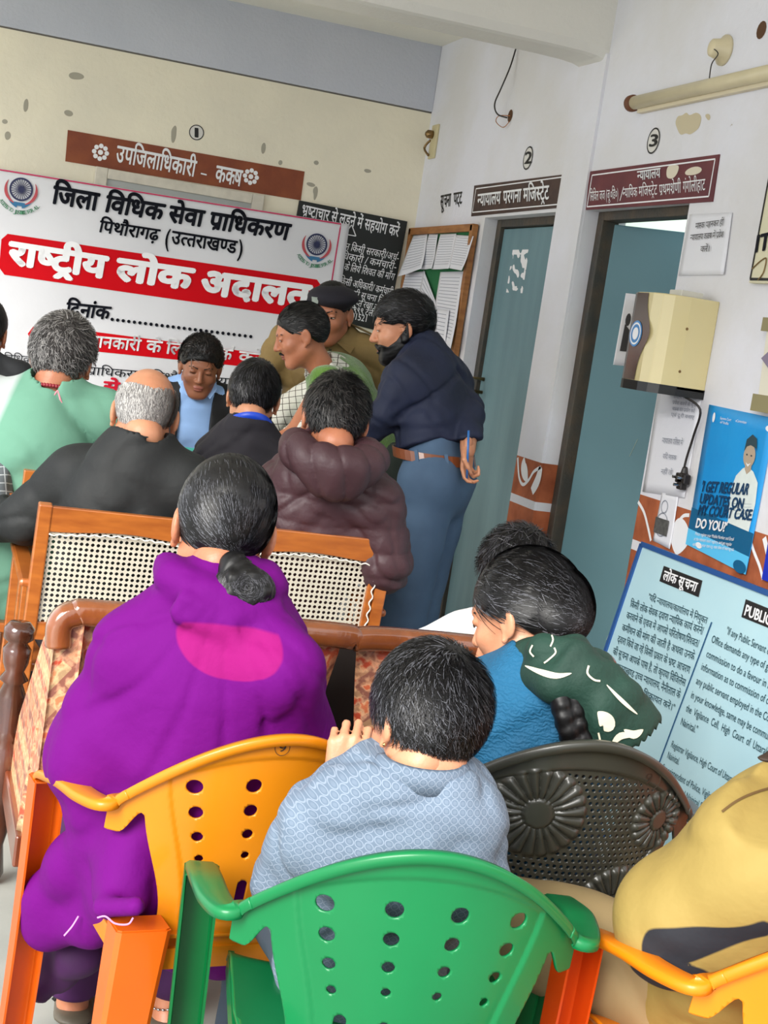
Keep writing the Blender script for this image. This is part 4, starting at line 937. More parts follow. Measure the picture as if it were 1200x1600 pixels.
# ================================================================ cane armchairs
M_WOOD = mat('orange_teak', '#b5682a', .35, col2='#9a5220', vscale=9, coat=.4, stretch=(1, 1, 5))
M_WOOD2 = mat('red_brown_wood', '#7a3818', .3, col2='#5e2a12', vscale=7, coat=.6, stretch=(5, 1, 1))
M_CANE = mat('cane_weave', '#cfc9b8', .6, var=.1, vscale=40); M_STR = mat('white_string', '#e9e6da', .8)
def cane_F(U, V):
    p = .0148; X = U/p; Y = V/p; fx = X-np.floor(X)-.5; fy = Y-np.floor(Y)-.5
    ax, ay = np.abs(fx), np.abs(fy); oc = np.maximum(np.maximum(ax, ay), (ax+ay)*.74)
    hole = oc-.33
    tri = np.maximum(np.abs(ax-.5)+np.abs(ay-.5)-.085, -1)
    return np.maximum(-hole, -tri)*p
CANE_ME = None
def cane_chair(loc, label, lace_side):
    global CANE_ME
    W_ = .47; t = empty('cane_chair', loc, label, 'chair', 'cane back armchairs' if False else None)
    tilt = lambda z: -.06*(z-.45)/.44           # back leans toward the rear
    # frame: back is at y=0 (rear), seat toward +y
    mb = MB(); h0, h1 = .50, .88
    for sg in (-1, 1):
        MB().bar((sg*(W_/2-.018), .06, 0), (sg*(W_/2-.018), .0, .45), .036, .04, (0, 1, 0)).bar((sg*(W_/2-.018), .0, .44), (sg*(W_/2-.018), tilt(h1+.0), h1), .036, .034, (0, 1, 0)).build('back_post', M_WOOD, t, world=False, bevel=.004)
    n = 14; v = []
    for i in range(n+1):
        u = i/n; x = -W_/2+.036+(W_-.072)*u; c = .006*math.cos((u-.5)*math.pi*2)
        for (dy, z) in ((-.014, .875), (.014, .875), (.014, .812+c), (-.014, .812+c)): v.append((x, tilt(z)+dy, z))
    f = [(i*4+j, i*4+(j+1) % 4, (i+1)*4+(j+1) % 4, (i+1)*4+j) for i in range(n) for j in range(4)]
    MB().add(v, f).build('top_rail', M_WOOD, t, world=False, bevel=.003)
    MB().bar((-W_/2+.03, tilt(.53), .53), (W_/2-.03, tilt(.53), .53), .05, .028, (0, 1, 0)).bar((W_/2-.048, tilt(.55), .55), (W_/2-.048, tilt(.82), .82), .018, .03, (0, 1, 0)).build('lower_rail', M_WOOD, t, world=False, bevel=.003)
    if CANE_ME is None: CANE_ME = sheet(cane_F, -.20, .185, 0, .268, .00185, lambda u, v_: (u, tilt(.55+v_)-.004+.003*math.sin(u*8), .55+v_))
    cp = link('cane_panel', CANE_ME if not CANE_ME.users else CANE_ME.copy(), M_CANE, t, world=False, smooth=False)
    if len(cp.data.materials) > 1: cp.data.materials.clear(); cp.data.materials.append(M_CANE)
    s_ = cp.modifiers.new('thickness', 'SOLIDIFY'); s_.thickness = .0015
    mb = MB(); z = .805
    P = [(x, tilt(z)-.019+.0015*math.sin(x*300), z+.006*math.cos((x/(W_)*2)*math.pi)+.0025*math.sin(x*210)) for x in np.linspace(-.2, .19, 60)]; mb.tube(P, .0022, 5)
    if lace_side:
        P = [(.192+.004*math.sin(z*180), tilt(z)-.020, z) for z in np.linspace(.80, .55, 40)]; mb.tube(P, .0022, 5)
        P = [(x, tilt(.56)-.019, .555+.006*math.sin(x*150)) for x in np.linspace(-.1, .19, 40)]; mb.tube(P, .0018, 5)
        mb.tube([(.10, tilt(.56)-.02, .56), (.12, tilt(.5)-.03, .545), (.16, tilt(.5)-.03, .55), (.18, tilt(.56)-.02, .565)], .0015, 5)
    mb.build('string_lacing', M_STR, t, world=False, smooth=True)
    for sg in (-1, 1):
        x = sg*(W_/2-.005)
        ar = MB().bar((x, -.02, .655), (x, .46, .675), .055, .022, (0, 0, 1)).build('armrest', M_WOOD, t, world=False, bevel=.009)
        MB().bar((x, .44, 0), (x, .44, .66), .036, .036, (0, 1, 0)).build('front_leg', M_WOOD, t, world=False, bevel=.003)
        mb = MB()
        for q in (.13, .25): mb.bar((x, q, .42), (x, q, .65), .014, .04, (0, 1, 0))
        mb.build('arm_slat', M_WOOD, t, world=False, bevel=.002)
        MB().bar((x, .04, .40), (x, .44, .40), .03, .05, (0, 0, 1)).build('side_rail', M_WOOD, t, world=False, bevel=.003)
    MB().box((-W_/2+.01, .02, .405), (W_/2-.01, .46, .43)).build('seat', M_WOOD, t, world=False, bevel=.006)
    return t
cane_chair((.585, 3.96, 0), 'left cane-back wooden armchair under the bald man in black', False)
cane_chair((1.105, 3.96, 0), 'right cane-back wooden armchair under the man in the maroon puffer jacket', True)
t = empty('wooden_chair', (.33, 4.45, 0), 'orange wooden armchair at the left edge under the man in green', 'chair')
for a, b_, wn, dn, nm in (((-.26, 0, 0), (-.26, -.04, .84), .036, .036, 'back_post'), ((.03, 0, 0), (.03, -.04, .90), .036, .036, 'back_post')): MB().bar(a, b_, wn, dn, (0, 1, 0)).build(nm, M_WOOD, t, world=False, bevel=.003)
MB().box((-.26, -.02, .40), (.10, .44, .43)).build('seat', M_WOOD, t, world=False, bevel=.005)
for x in (-.27, .05): MB().bar((x, 0, .66), (x, .42, .68), .055, .022, (0, 0, 1)).build('armrest', M_WOOD, t, world=False, bevel=.008); MB().bar((x, .42, 0), (x, .42, .66), .036, .036, (0, 1, 0)).build('front_leg', M_WOOD, t, world=False, bevel=.003)
MB().bar((-.26, -.035, .80), (.03, -.035, .80), .05, .025, (0, 1, 0)).build('top_rail', M_WOOD, t, world=False, bevel=.003)
# ================================================================ sofa in front of the seated woman
def fabric():
    m = bpy.data.materials.new('brick_print_fabric'); m.use_nodes = True; N = m.node_tree.nodes; L = m.node_tree.links; b = N['Principled BSDF']
    tc = N.new('ShaderNodeTexCoord'); mp = N.new('ShaderNodeMapping'); mp.inputs['Rotation'].default_value = (math.radians(90), math.radians(0), math.radians(0)); L.new(tc.outputs['Object'], mp.inputs[0])
    mp2 = N.new('ShaderNodeMapping'); mp2.inputs['Rotation'].default_value = (0, 0, math.radians(52)); L.new(mp.outputs[0], mp2.inputs[0])
    br = N.new('ShaderNodeTexBrick'); br.inputs['Scale'].default_value = 4.6; br.inputs['Color1'].default_value = (*srgb('#d2643f'), 1); br.inputs['Color2'].default_value = (*srgb('#dfae78'), 1); br.inputs['Mortar'].default_value = (*srgb('#a83f2c'), 1)
    br.inputs['Mortar Size'].default_value = .03; br.inputs['Brick Width'].default_value = .42; br.inputs['Row Height'].default_value = .17; L.new(mp2.outputs[0], br.inputs[0])
    n = N.new('ShaderNodeTexNoise'); n.inputs['Scale'].default_value = 38; n.inputs['Detail'].default_value = 5; L.new(mp2.outputs[0], n.inputs[0])
    r = N.new('ShaderNodeValToRGB'); r.color_ramp.elements[0].position = .42; r.color_ramp.elements[0].color = (*srgb('#5f6657'), 1); r.color_ramp.elements[1].position = .52; r.color_ramp.elements[1].color = (*srgb('#e9c79c'), 1)
    e = r.color_ramp.elements.new(.60); e.color = (*srgb('#c8502f'), 1); L.new(n.outputs[0], r.inputs[0])
    mx = N.new('ShaderNodeMix'); mx.data_type = 'RGBA'; mx.inputs[0].default_value = .5; L.new(br.outputs[0], mx.inputs[6]); L.new(r.outputs[0], mx.inputs[7]); L.new(mx.outputs[2], b.inputs['Base Color'])
    b.inputs['Roughness'].default_value = .55; b.inputs['Coat Weight'].default_value = .25; b.inputs['Coat Roughness'].default_value = .15
    nb = N.new('ShaderNodeTexNoise'); nb.inputs['Scale'].default_value = 25; L.new(tc.outputs['Object'], nb.inputs[0]); bp_ = N.new('ShaderNodeBump'); bp_.inputs['Strength'].default_value = .4; bp_.inputs['Distance'].default_value = .01; L.new(nb.outputs[0], bp_.inputs['Height']); L.new(bp_.outputs[0], b.inputs['Normal'])
    return m
M_FAB = fabric(); M_FILM = mat('rail_under_plastic_film', '#6e3a1c', .18, col2='#8e4f26', vscale=6, coat=1.0, bump=.35, bscale=14, stretch=(2, 1, 1))
sf = empty('sofa', (.9, 3.1, 0), 'long wooden sofa with orange brick-print upholstery seen from behind', 'sofa')
xL, xG, xR = .325, .935, 1.535
def by(z): return 2.90+(.84-z)*.30       # back leans towards the camera at the top
def slab(x0, x1, taper0, taper1, name):
    nx, nz = 26, 22; v = []; f = []
    for i in range(nx+1):
        for j in range(nz+1):
            u, t_ = i/nx, j/nz; z = .79-.50*t_; a = x0+taper0*t_; b_ = x1-taper1*t_; x = a+(b_-a)*u
            e = min(u, 1-u); y = by(z)+.012-.035*min(1, e*7)**.5*(min(1, t_*6)**.5)+.004*math.sin(u*17+t_*9); v.append((x, y, z))
    for i in range(nx):
        for j in range(nz): a = i*(nz+1)+j; f.append((a, a+1, a+nz+2, a+nz+1))
    o = MB().add(v, f).build(name, M_FAB, sf, smooth=True); s_ = o.modifiers.new('thickness', 'SOLIDIFY'); s_.thickness = .05; s_.offset = -1
slab(xL, xG-.015, -.015, .035, 'back_cushion'); slab(xG+.02, xR-.03, .10, .02, 'back_cushion')
MB().box((xL+.02, 3.12, .2), (xR-.04, 3.14, .74)).build('back_lining', mat('gap_shade_dark', '#160c08', .9), sf)  # near-black sheet added as the shade in the gap between the backs
# side upholstery sloping down to the front post
SP = [(2.89, .80), (3.0, .765), (3.12, .69), (3.25, .58), (3.42, .44), (3.50, .30), (3.07, .28), (2.90, .42)]
me = sheet(lambda U, V: poly_sdf(U, V, SP), 2.84, 3.56, .26, .82, .012, lambda u, v_: (xL-.006+.0*u, u, v_)) if False else None
mb = MB(); mb.add([(xL-.004, y, z) for y, z in SP]+[(xL+.05, y, z) for y, z in SP], [tuple(range(8)), tuple(range(8, 16))[::-1]]+[(i, (i+1) % 8, 8+(i+1) % 8, 8+i) for i in range(8)]); mb.build('side_panel', M_FAB, sf, bevel=.006)
def rail(P, r, name, m, flat=1.5):
    P = smooth_pts(P, 6); n = 16; v = []
    for i, p in enumerate(P):
        tg = (P[min(i+1, len(P)-1)]-P[max(i-1, 0)]).normalized(); u = Vector((0, 1, 0)); b_ = tg.cross(u).normalized()
        for k in range(n):
            a = 2*math.pi*k/n; ca, sa = math.cos(a), math.sin(a); ca = math.copysign(abs(ca)**.7, ca); sa = math.copysign(abs(sa)**.7, sa); v.append(p+u*ca*r*flat*.8+b_*sa*r)
    f = [(i*n+k, i*n+(k+1) % n, (i+1)*n+(k+1) % n, (i+1)*n+k) for i in range(len(P)-1) for k in range(n)]+[tuple(range(n))[::-1], tuple((len(P)-1)*n+k for k in range(n))]
    return MB().add(v, f).build(name, m, sf, smooth=True)
rail([(xL+.005, 2.90, .745), (xL+.004, 2.90, .79), (xL+.03, 2.90, .812), (xL+.10, 2.90, .817), (xG-.05, 2.90, .812), (xG-.002, 2.90, .806)], .026, 'top_rail', M_FILM)
rail([(xG+.003, 2.90, .806), (xG+.1, 2.90, .812), (xR-.12, 2.90, .808), (xR-.03, 2.90, .803), (xR-.004, 2.90, .790), (xR, 2.90, .765)], .025, 'top_rail', M_FILM)
for x in (xL-.0, xR): MB().bar((x, 3.04, .26), (x, 3.52, .26), .035, .07, (0, 0, 1)).build('side_rail', M_WOOD2, sf, bevel=.005)
MB().box((xL, 3.05, .23), (xR, 3.08, .31)).build('back_rail', M_WOOD2, sf, bevel=.005)
MB().box((xL+.03, 3.12, .27), (xR-.03, 3.52, .40)).build('seat_cushion', M_FAB, sf, bevel=.02)
for x in (xL-.02, xR+.01):
    MB().lathe([(0, .018), (.03, .03), (.10, .022), (.16, .034), (.20, .022), (.23, .036), (.34, .036), (.36, .026), (.37, .034), (.385, .026), (.47, .034), (.50, .022), (.51, .035), (.53, .022), (.55, .03), (.585, .034), (.60, .022), (.61, .036), (.635, .036), (.65, .024)], (x, 3.50, 0), (0, 0, 1), 20).build('turned_post', mat('dark_turned_wood', '#3f2115', .2, col2='#5a3020', vscale=8, coat=.8), sf, smooth=True)
    MB().bar((x, 2.98, .60), (x, 3.46, .585), .04, .03, (0, 0, 1)).build('arm', M_WOOD2, sf, bevel=.008) if x > 1 else None
for x in (xL+.03, xR-.03): MB().bar((x, 3.06, .24), (x, 3.04, 0), .045, .045, (0, 1, 0)).build('rear_leg', M_WOOD2, sf, bevel=.004)
# ================================================================ officers' desk
dk = empty('desk', (1.0, 5.7, 0), 'wide desk with a pale cloth between the seated men and the officer', 'desk')
MB().box((.25, 5.30, .74), (1.70, 5.62, .77)).build('desk_top', M_WOOD2, dk, bevel=.004)
MB().box((.24, 5.29, .775), (1.71, 5.63, .78)).box((.24, 5.285, .35), (1.71, 5.292, .78)).box((1.705, 5.29, .35), (1.712, 5.63, .78)).build('table_cloth', mat('white_cloth', '#dcdce0', .8), dk)
for x in (.30, 1.64):
    for y in (5.34, 5.57): MB().bar((x, y, 0), (x, y, .74), .05, .05, (0, 1, 0)).build('leg', M_WOOD2, dk)
c = on_z(283, 704, .91)
for k in range(4):
    tag(MB().box((.82+.01*k, 5.33, .78+.033*k), (1.10-.008*k, 5.55, .811+.033*k)).build('file_folder', mat(('teal_file', 'buff_file', 'pink_file', 'cream_file')[(3-k) % 4], ('#3fbfae', '#b79a62', '#b06a70', '#d8cfae')[(3-k) % 4], .5), bevel=.002),
        ('cream folder at the bottom of the file pile on the desk', 'pink folder second from the bottom of the file pile', 'buff folder just under the teal file', 'teal green file on top of the pile before the officer')[k], 'folder')
# ================================================================ people
def skinmat(name, c, c2): return mat(name, c, .42, col2=c2, vscale=14, bump=.08, bscale=220, sss=.08, spec=.4)
SK1 = skinmat('skin_warm', '#b9795a', '#a9694c'); SK2 = skinmat('skin_fair', '#c98f6e', '#b87c5c'); SK3 = skinmat('skin_brown', '#8f5c42', '#7f4f38'); LIP = mat('lip', '#8f5346', .5)
HB = mat('black_hair', '#0b0a0b', .46, spec=.35); HB2 = mat('black_hair_sheen', '#38373c', .40, spec=.5); HBR = mat('brown_black_hair', '#241814', .42, spec=.45); HG = mat('grey_hair', '#8d8a88', .5); HG2 = mat('dark_grey_hair', '#3b3837', .45); HW = mat('white_hair', '#c9c6c2', .5)  # HB2: lighter strands, hair sheen painted into their colour
EYW = mat('eye_white', '#d8d0c8', .3); EYD = mat('eye_dark', '#1b120e', .2)
def headM(c, yaw, pitch, roll, s):
    return Matrix.Translation(Vector(c)) @ Matrix.Rotation(math.radians(yaw), 4, 'Z') @ Matrix.Rotation(math.radians(pitch), 4, 'X') @ Matrix.Rotation(math.radians(roll), 4, 'Y') @ Matrix.Scale(s, 4)
def xf(M, v): return (np.array(M) @ np.c_[v, np.ones(len(v))].T).T[:, :3]
SKC = (0, -.012, .028); SKR = (.0755, .097, .092)
def head_sdf(lean_jaw=1.0):
    S = SDF(); S.ell(SKC, SKR, 0); S.ell((0, .028, -.035), (.060, .064, .085), .03)
    for g in (-1, 1):
        S.cap((g*.050, .0, -.055), (g*.022, .062, -.098), .020, .018, .025); S.ell((g*.038, .060, -.028), (.024, .024, .022), .02)
    S.ell((0, .066, -.100), (.024, .020, .018), .02); S.cap((-.030, .080, .024), (.030, .080, .024), .012, None, .018)
    for g in (-1, 1): S.ell((g*.031, .100, .004), (.019, .016, .011), .010, mode='s')
    S.cap((0, .088, .014), (0, .108, -.028), .007, .0115, .010)
    for g in (-1, 1): S.ell((g*.0115, .098, -.033), (.0085, .010, .0075), .006)
    S.cap((0, -.02, -.06), (0, -.042, -.130), .052, .052, .03)
    for g in (-1, 1):
        S.ell((g*.031, .0825, .006), (.0145, .0105, .009), .004)
        S.ell((g*.081, -.008, -.006), (.009, .020, .032), .006, rot=Matrix.Rotation(g*.32, 3, 'Z')); S.ell((g*.090, -.004, -.004), (.005, .011, .020), .003, mode='s', rot=Matrix.Rotation(g*.32, 3, 'Z')); S.cap((g*.080, .002, -.034), (g*.081, .003, -.040), .006, None, .006)
    S.ell((0, .089, -.0610), (.022, .0095, .0052), .005); S.ell((0, .087, -.0715), (.018, .0095, .0058), .005)
    S.cap((-.018, .098, -.066), (.018, .098, -.066), .0015, None, .003, mode='s')
    return S
_HEAD = {}
def head_mesh(h):
    if h not in _HEAD: _HEAD[h] = head_sdf().mesh(h, .012)
    return _HEAD[h]
def hairline(y, nape=-.062, front=.060):
    return np.interp(y, [-.12, -.085, -.045, -.012, .018, .040, .066, .092], [nape-.01, nape, -.038, .004, .022, .012, .042, front])
def hair_cap(thick, nape, front, noise=.0015, side=0.0, inner=.004):
    S = SDF(); S.ell((0, -.014, .030), (SKR[0]+thick+side, SKR[1]+thick, SKR[2]+thick), 0)
    S.fn(lambda X, Y, Z: hairline(Y, nape, front)-Z, .006); S.ell(SKC, tuple(r-inner for r in SKR), .004, mode='s')
    S.disp(lambda X, Y, Z: noise*hash_noise(X, Y, Z, 160, 5)); return S
def strands(c, r, n, L, wd, lift, region, flow, K=5, seed=1, nm=2, pm=.3, jit=.25, lift0=0.0):
    g = np.random.default_rng(seed); d = g.normal(size=(n*3, 3)); d /= np.linalg.norm(d, axis=1)[:, None]
    c = np.array(c); r = np.array(r); p = c+d*r; p = p[region(p)][:n]; N = len(p)
    if N == 0: return np.zeros((0, 3)), np.zeros((0, 4), int), []
    l = L*(.6+.6*g.random(N)); rnd = g.normal(size=(N, 3))*jit; V = np.zeros((N, K+1, 2, 3))
    for k in range(K+1):
        q = (p-c)/r; nn = (q/r); nn /= np.linalg.norm(nn, axis=1)[:, None]; p_on = c+q/np.linalg.norm(q, axis=1)[:, None]*r
        f = flow(p_on)+rnd; f -= nn*(f*nn).sum(1)[:, None]; f /= np.maximum(np.linalg.norm(f, axis=1)[:, None], 1e-6)
        side = np.cross(nn, f); w_ = wd*(1-.75*(k/K)**2); o = p_on+nn*(lift0+lift*(k/K)**1.3)[..., None] if np.ndim(lift) else p_on+nn*(lift0+lift*(k/K)**1.3)
        V[:, k, 0] = o-side*w_/2+nn*.0; V[:, k, 1] = o+side*w_/2-nn*w_*.35; p = p_on+f*(l/K)[:, None]
    idx = np.arange(N*(K+1)*2).reshape(N, K+1, 2); F = np.stack([idx[:, :-1, 0], idx[:, :-1, 1], idx[:, 1:, 1], idx[:, 1:, 0]], -1).reshape(-1, 4)
    mi = np.repeat((g.random(N) < pm).astype(int)*1, K) if nm > 1 else np.zeros(N*K, int)
    return V.reshape(-1, 3), F, mi
def join(parts):
    """parts: (verts, quads, material index or array)"""
    V = []; F = []; I = []; k = 0
    for v, f, m in parts:
        if len(v) == 0: continue
        V.append(np.asarray(v, float)); F.append(np.asarray(f)+k); I.append(np.full(len(f), m) if np.isscalar(m) else np.asarray(m)); k += len(v)
    return np.concatenate(V), np.concatenate(F), np.concatenate(I)
def whorl_flow(wp, down=0.0):
    wp = np.array(wp)
    return lambda P: (P-wp)/np.maximum(np.linalg.norm(P-wp, axis=1)[:, None], .012)+np.array([0, 0, -down])+np.stack([-(P-wp)[:, 1], (P-wp)[:, 0], 0*P[:, 0]], 1)*6
def to_flow(tp):
    tp = np.array(tp); return lambda P: (tp-P)/np.linalg.norm(tp-P, axis=1)[:, None]
def hand_sdf(S, w, d, pn, side, curl=(.5, .5, .5, .5), s=1.0, thumb=.6, spread=.10):
    """w wrist, d direction of the palm, pn palm normal (out of the palm), side +1: thumb on the d x pn side"""
    w = Vector(w); d = Vector(d).normalized(); pn = Vector(pn); pn = (pn-d*pn.dot(d)).normalized(); r = d.cross(pn)*side
    A = lambda a, b, c: w+(d*a+r*b+pn*c)*s
    S.cap(A(-.03, 0, 0), A(.015, 0, 0), .024*s, .026*s, .01, flat=(pn, 1.25))
    for b, e in ((.026, .030), (.008, .010), (-.012, -.012), (-.028, -.030)): S.cap(A(.012, b*.7, 0), A(.082-.012*(abs(e) > .02), e, 0), .015*s, .0105*s, .012*s)
    Ls = [(.040, .024, .019), (.044, .028, .020), (.041, .026, .019), (.032, .019, .017)]
    for i, (b, x0) in enumerate(((.030, .080), (.010, .088), (-.012, .084), (-.031, .074))):
        p = A(x0, b, 0); ang = curl[i]*.8; sp = (1.5-i)*spread*.5
        for j, l in enumerate(Ls[i]):
            dd = (d*math.cos(ang)+pn*math.sin(ang)+r*sp*.6*max(0, math.cos(ang))).normalized(); q = p+dd*l*s; ra = (.0092, .0082, .0074, .0066)[j]*s; rb = (.0082, .0074, .0066)[j]*s
            S.cap(p, q, ra*(.9 if i == 3 else 1), rb*(.9 if i == 3 else 1), .003*s); p = q; ang += curl[i]*1.0
    p = A(.018, .022, .004); q = A(.045, .050, .012+.01*thumb); q2 = A(.075, .058-.022*thumb, .018+.018*thumb); q3 = A(.098, .058-.045*thumb, .020+.020*thumb)
    S.cap(p, q, .016*s, .0115*s, .012*s).cap(q, q2, .0108*s, .0095*s, .003).cap(q2, q3, .0092*s, .0075*s, .003); return S
def lerp(a, b, t): return Vector(a).lerp(Vector(b), t)
class Fig:
    """a posed figure: head frame + joints in the room"""
    def __init__(s, head, yaw=0, pitch=0, roll=0, hs=1.0, pel=None, tyaw=None, b=1.0, shw=.175, shdrop=.055, neck=None, J=None):
        s.hs = hs; s.b = b; s.M = headM(head, yaw, pitch, roll, hs); s.head = Vector(head); ty = math.radians(yaw if tyaw is None else tyaw)
        s.fw = Vector((-math.sin(ty), math.cos(ty), 0)); s.rg = Vector((math.cos(ty), math.sin(ty), 0)); s.pel = Vector(pel)
        s.neck = Vector(neck) if neck is not None else s.M @ Vector((0, -.041, -.090))
        s.up = (s.neck-s.pel).normalized(); c = s.neck-s.up*shdrop*b
        s.j = dict(shL=c-s.rg*shw, shR=c+s.rg*shw, chest=lerp(s.pel, s.neck, .68), waist=lerp(s.pel, s.neck, .32), hipL=s.pel-s.rg*.085*b, hipR=s.pel+s.rg*.085*b)
        for k_, v in (J or {}).items(): s.j[k_] = Vector(v)
    def sit(s, knee=.41, drop=None, kz=None):
        for g, n in ((-1, 'L'), (1, 'R')):
            h = s.j['hip'+n]; kz_ = (s.pel.z-.03) if kz is None else kz
            s.j.setdefault('kn'+n, Vector((0, 0, kz_))+(h+s.fw*knee*s.b+s.rg*g*.03).xy.to_3d()); s.j.setdefault('an'+n, Vector((0, 0, .09))+(s.j['kn'+n]+s.fw*.02).xy.to_3d())
        return s
    def body(s, name, label, skin, cat='person', group=None, h=.012, hh=.005, hands=(), feet=True):
        j = s.j; S = SDF(); b = s.b; fl = (s.fw, 1.4)
        S.cap(s.pel, j['waist'], .135*b, .12*b, .03, flat=fl).cap(j['waist'], j['chest'], .12*b, .135*b, .04, flat=fl).cap(j['chest'], lerp(j['chest'], s.neck, .6), .13*b, .09*b, .04, flat=fl)
        S.cap(j['shL'], j['shR'], .048*b, None, .04).cap(lerp(s.neck, s.pel, .08), s.neck+s.up*.03*b, .056*b, .05*b, .04)
        for n in 'LR':
            S.cap(j['sh'+n], j['el'+n], .046*b, .038*b, .02).cap(j['el'+n], j['wr'+n], .038*b, .026*b, .01)
            S.cap(j['hip'+n], j['kn'+n], .078*b, .052*b, .03).cap(j['kn'+n], j['an'+n], .050*b, .034*b, .01)
            if feet:
                a = j['an'+n]; t = j.get('toe'+n, a+s.fw*.16*b+Vector((0, 0, -.06))); S.cap(a+Vector((0, 0, -.01)), a-s.fw*.03*b+Vector((0, 0, -.055)), .034*b, .030*b, .01).cap(a-s.fw*.02+Vector((0, 0, -.055)), t, .030*b, .026*b, .02)
        lo, hi = s_b = S.bounds(.03); parts = [(*S.mesh(h), 0)]
        v, f = head_mesh(hh); mi = ((np.abs(v[f].mean(1)[:, 2]+.066) < .0115) & (np.abs(v[f].mean(1)[:, 0]) < .0225) & (v[f].mean(1)[:, 1] > .088)).astype(int)
        parts.append((xf(s.M, v), f, mi))
        for hd in hands:
            H = SDF(); hand_sdf(H, *hd[:3], hd[3], hd[4] if len(hd) > 4 else (.5,)*4, hd[5] if len(hd) > 5 else b, hd[6] if len(hd) > 6 else .6); parts.append((*H.mesh(.004 if hh < .005 else .005, .012), 0))
        V, F, I = join(parts); base = Vector((s.pel.x, s.pel.y, 0)); me = np_mesh(name, V-np.array(base), F, I)
        o = link(name, me, [skin, LIP]); o.location = base; tag(o, label, cat, group); s.o = o; return o
    def part(s, name, S, m, h, T=None, mi=None): return S.build(name, m, h, s.o, T=T, mi=mi)
    def top(s, name, m, g=1.0, sl=(.064, .054, .046, .036), hem=.08, fold=.006, ff=24, h=.008, collar=.035, cr=.062, slL=True, slR=True, cuff=.0, extra=None, seed=1, depth=1.38, cut_sleeve=None, neckcut=True, mats=None, mi=None, low=None, quilt=None):
        j = s.j; b = s.b; S = SDF(); fl = (s.fw, depth); lo = s.pel-s.up*hem
        S.cap(lo, j['waist'], .160*b*g, .150*b*g, .03, flat=fl).cap(j['waist'], j['chest'], .148*b*g, .165*b*g, .05, flat=fl).cap(j['chest'], lerp(j['chest'], s.neck, .55), .158*b*g, .115*b*g, .05, flat=fl)
        S.cap(lerp(j['shL'], j['shR'], .06), lerp(j['shR'], j['shL'], .06), .048*b*g, None, .07); S.cap(lerp(s.neck, s.pel, .10), s.neck+s.up*.0, .085*b, .066*b, .05)
        for n in 'LR': S.cap(s.neck-s.up*.015*b, lerp(s.neck, j['sh'+n], .75)-s.up*.005, .056*b, .046*b, .04)
        for n in 'LR':
            a, e, w_ = j['sh'+n], j['el'+n], j['wr'+n]; 
            S.cap(a-s.up*.006, e, sl[0]*b*.94, sl[1]*b, .06)
            if cut_sleeve is None: S.cap(e, lerp(e, w_, .97-cuff), sl[2]*b*1.08, sl[3]*b, .02)
        if collar: S.cap(s.neck-s.up*.02*b, s.neck+s.up*collar*b, cr*b*1.04, cr*b*.94, .015)
        if extra: extra(S)
        if quilt: S.disp(quilt)
        if fold:
            def fd(X, Y, Z):
                u = (X-s.neck.x)*s.rg.x+(Y-s.neck.y)*s.rg.y; au = np.abs(u); n1 = hash_noise(X*.55, Y*.55, Z*1.25+au*.9, ff, seed); n2 = hash_noise(X*.5+Z*.7, Y, Z*.7-X*.5, ff*1.9, seed+7)
                return fold*(1.5*np.exp(-(n1/.17)**2)+.8*np.exp(-(n2/.2)**2)-.7)
            S.disp(fd)
        if neckcut: S.cap(s.neck+s.up*(collar-.004)*b, s.neck+s.up*.14, cr*b*.90, .10, .004, mode='s'); S.plane(s.neck+s.up*(collar+.006)*b+s.fw*.0, s.up+s.fw*.30, .004) if collar else None
        S.plane(lo, -s.up, .01); return s.part(name, S, mats or m, h, mi=mi)
    def legs(s, name, m, h=.011, r=(.100, .072, .064, .052), fold=.005, to=.93, seed=2, waist=.10):
        j = s.j; b = s.b; S = SDF(); S.cap(s.pel, s.pel+s.up*waist*b, .152*b, .140*b, .03, flat=(s.fw, 1.35)); S.cap(j['hipL'], j['hipR'], .105*b, None, .04)
        for n in 'LR': S.cap(j['hip'+n], j['kn'+n], r[0]*b, r[1]*b, .03).cap(j['kn'+n], lerp(j['kn'+n], j['an'+n], to), r[2]*b, r[3]*b, .02)
        S.disp(lambda X, Y, Z: fold*(.5-1.3*np.abs(hash_noise(X, Y, Z*1.3, 26, seed)))); return s.part(name, S, m, h)
    def shoes(s, m):
        for n in 'LR':
            a = s.j['an'+n]; t = s.j.get('toe'+n, a+s.fw*.16*s.b+Vector((0, 0, -.06))); S = SDF(); z = Vector((0, 0, .045-a.z)); S.cap(a-s.fw*.02+z, t.xy.to_3d()+Vector((0, 0, .04)), .042, .038, .02).cap(a, a+z, .045, .045, .02); S.plane((0, 0, .002), (0, 0, -1), .002); s.part('shoe', S, m, .008)
    def hair(s, thick=.010, nape=-.062, front=.060, N=1500, L=.035, wd=.0022, lift=.006, flow=None, mats=(HB, HB2), pm=.3, region=None, noise=.0015, h=.006, seed=1, side=0, cap=True, jit=.25, K=5, name='hair', extra=None):
        parts = []
        if cap:
            S = hair_cap(thick, nape, front, noise, side); 
            if extra: extra(S)
            v, f = S.mesh(h, .01); parts.append((v, f, 0))
        reg = region or (lambda P: P[:, 2] > hairline(P[:, 1], nape, front)+.004)
        fl = flow or whorl_flow((.012, -.070, .100), .25)
        v, f, mi = strands((0, -.014, .030), (SKR[0]+thick+side-.001, SKR[1]+thick-.001, SKR[2]+thick-.001), N, L, wd, lift, reg, fl, K, seed, len(mats), pm, jit)
        parts.append((v, f, mi)); V, F, I = join(parts); o = link(name, np_mesh(name, xf(s.M, V), F, I), list(mats), s.o); return o
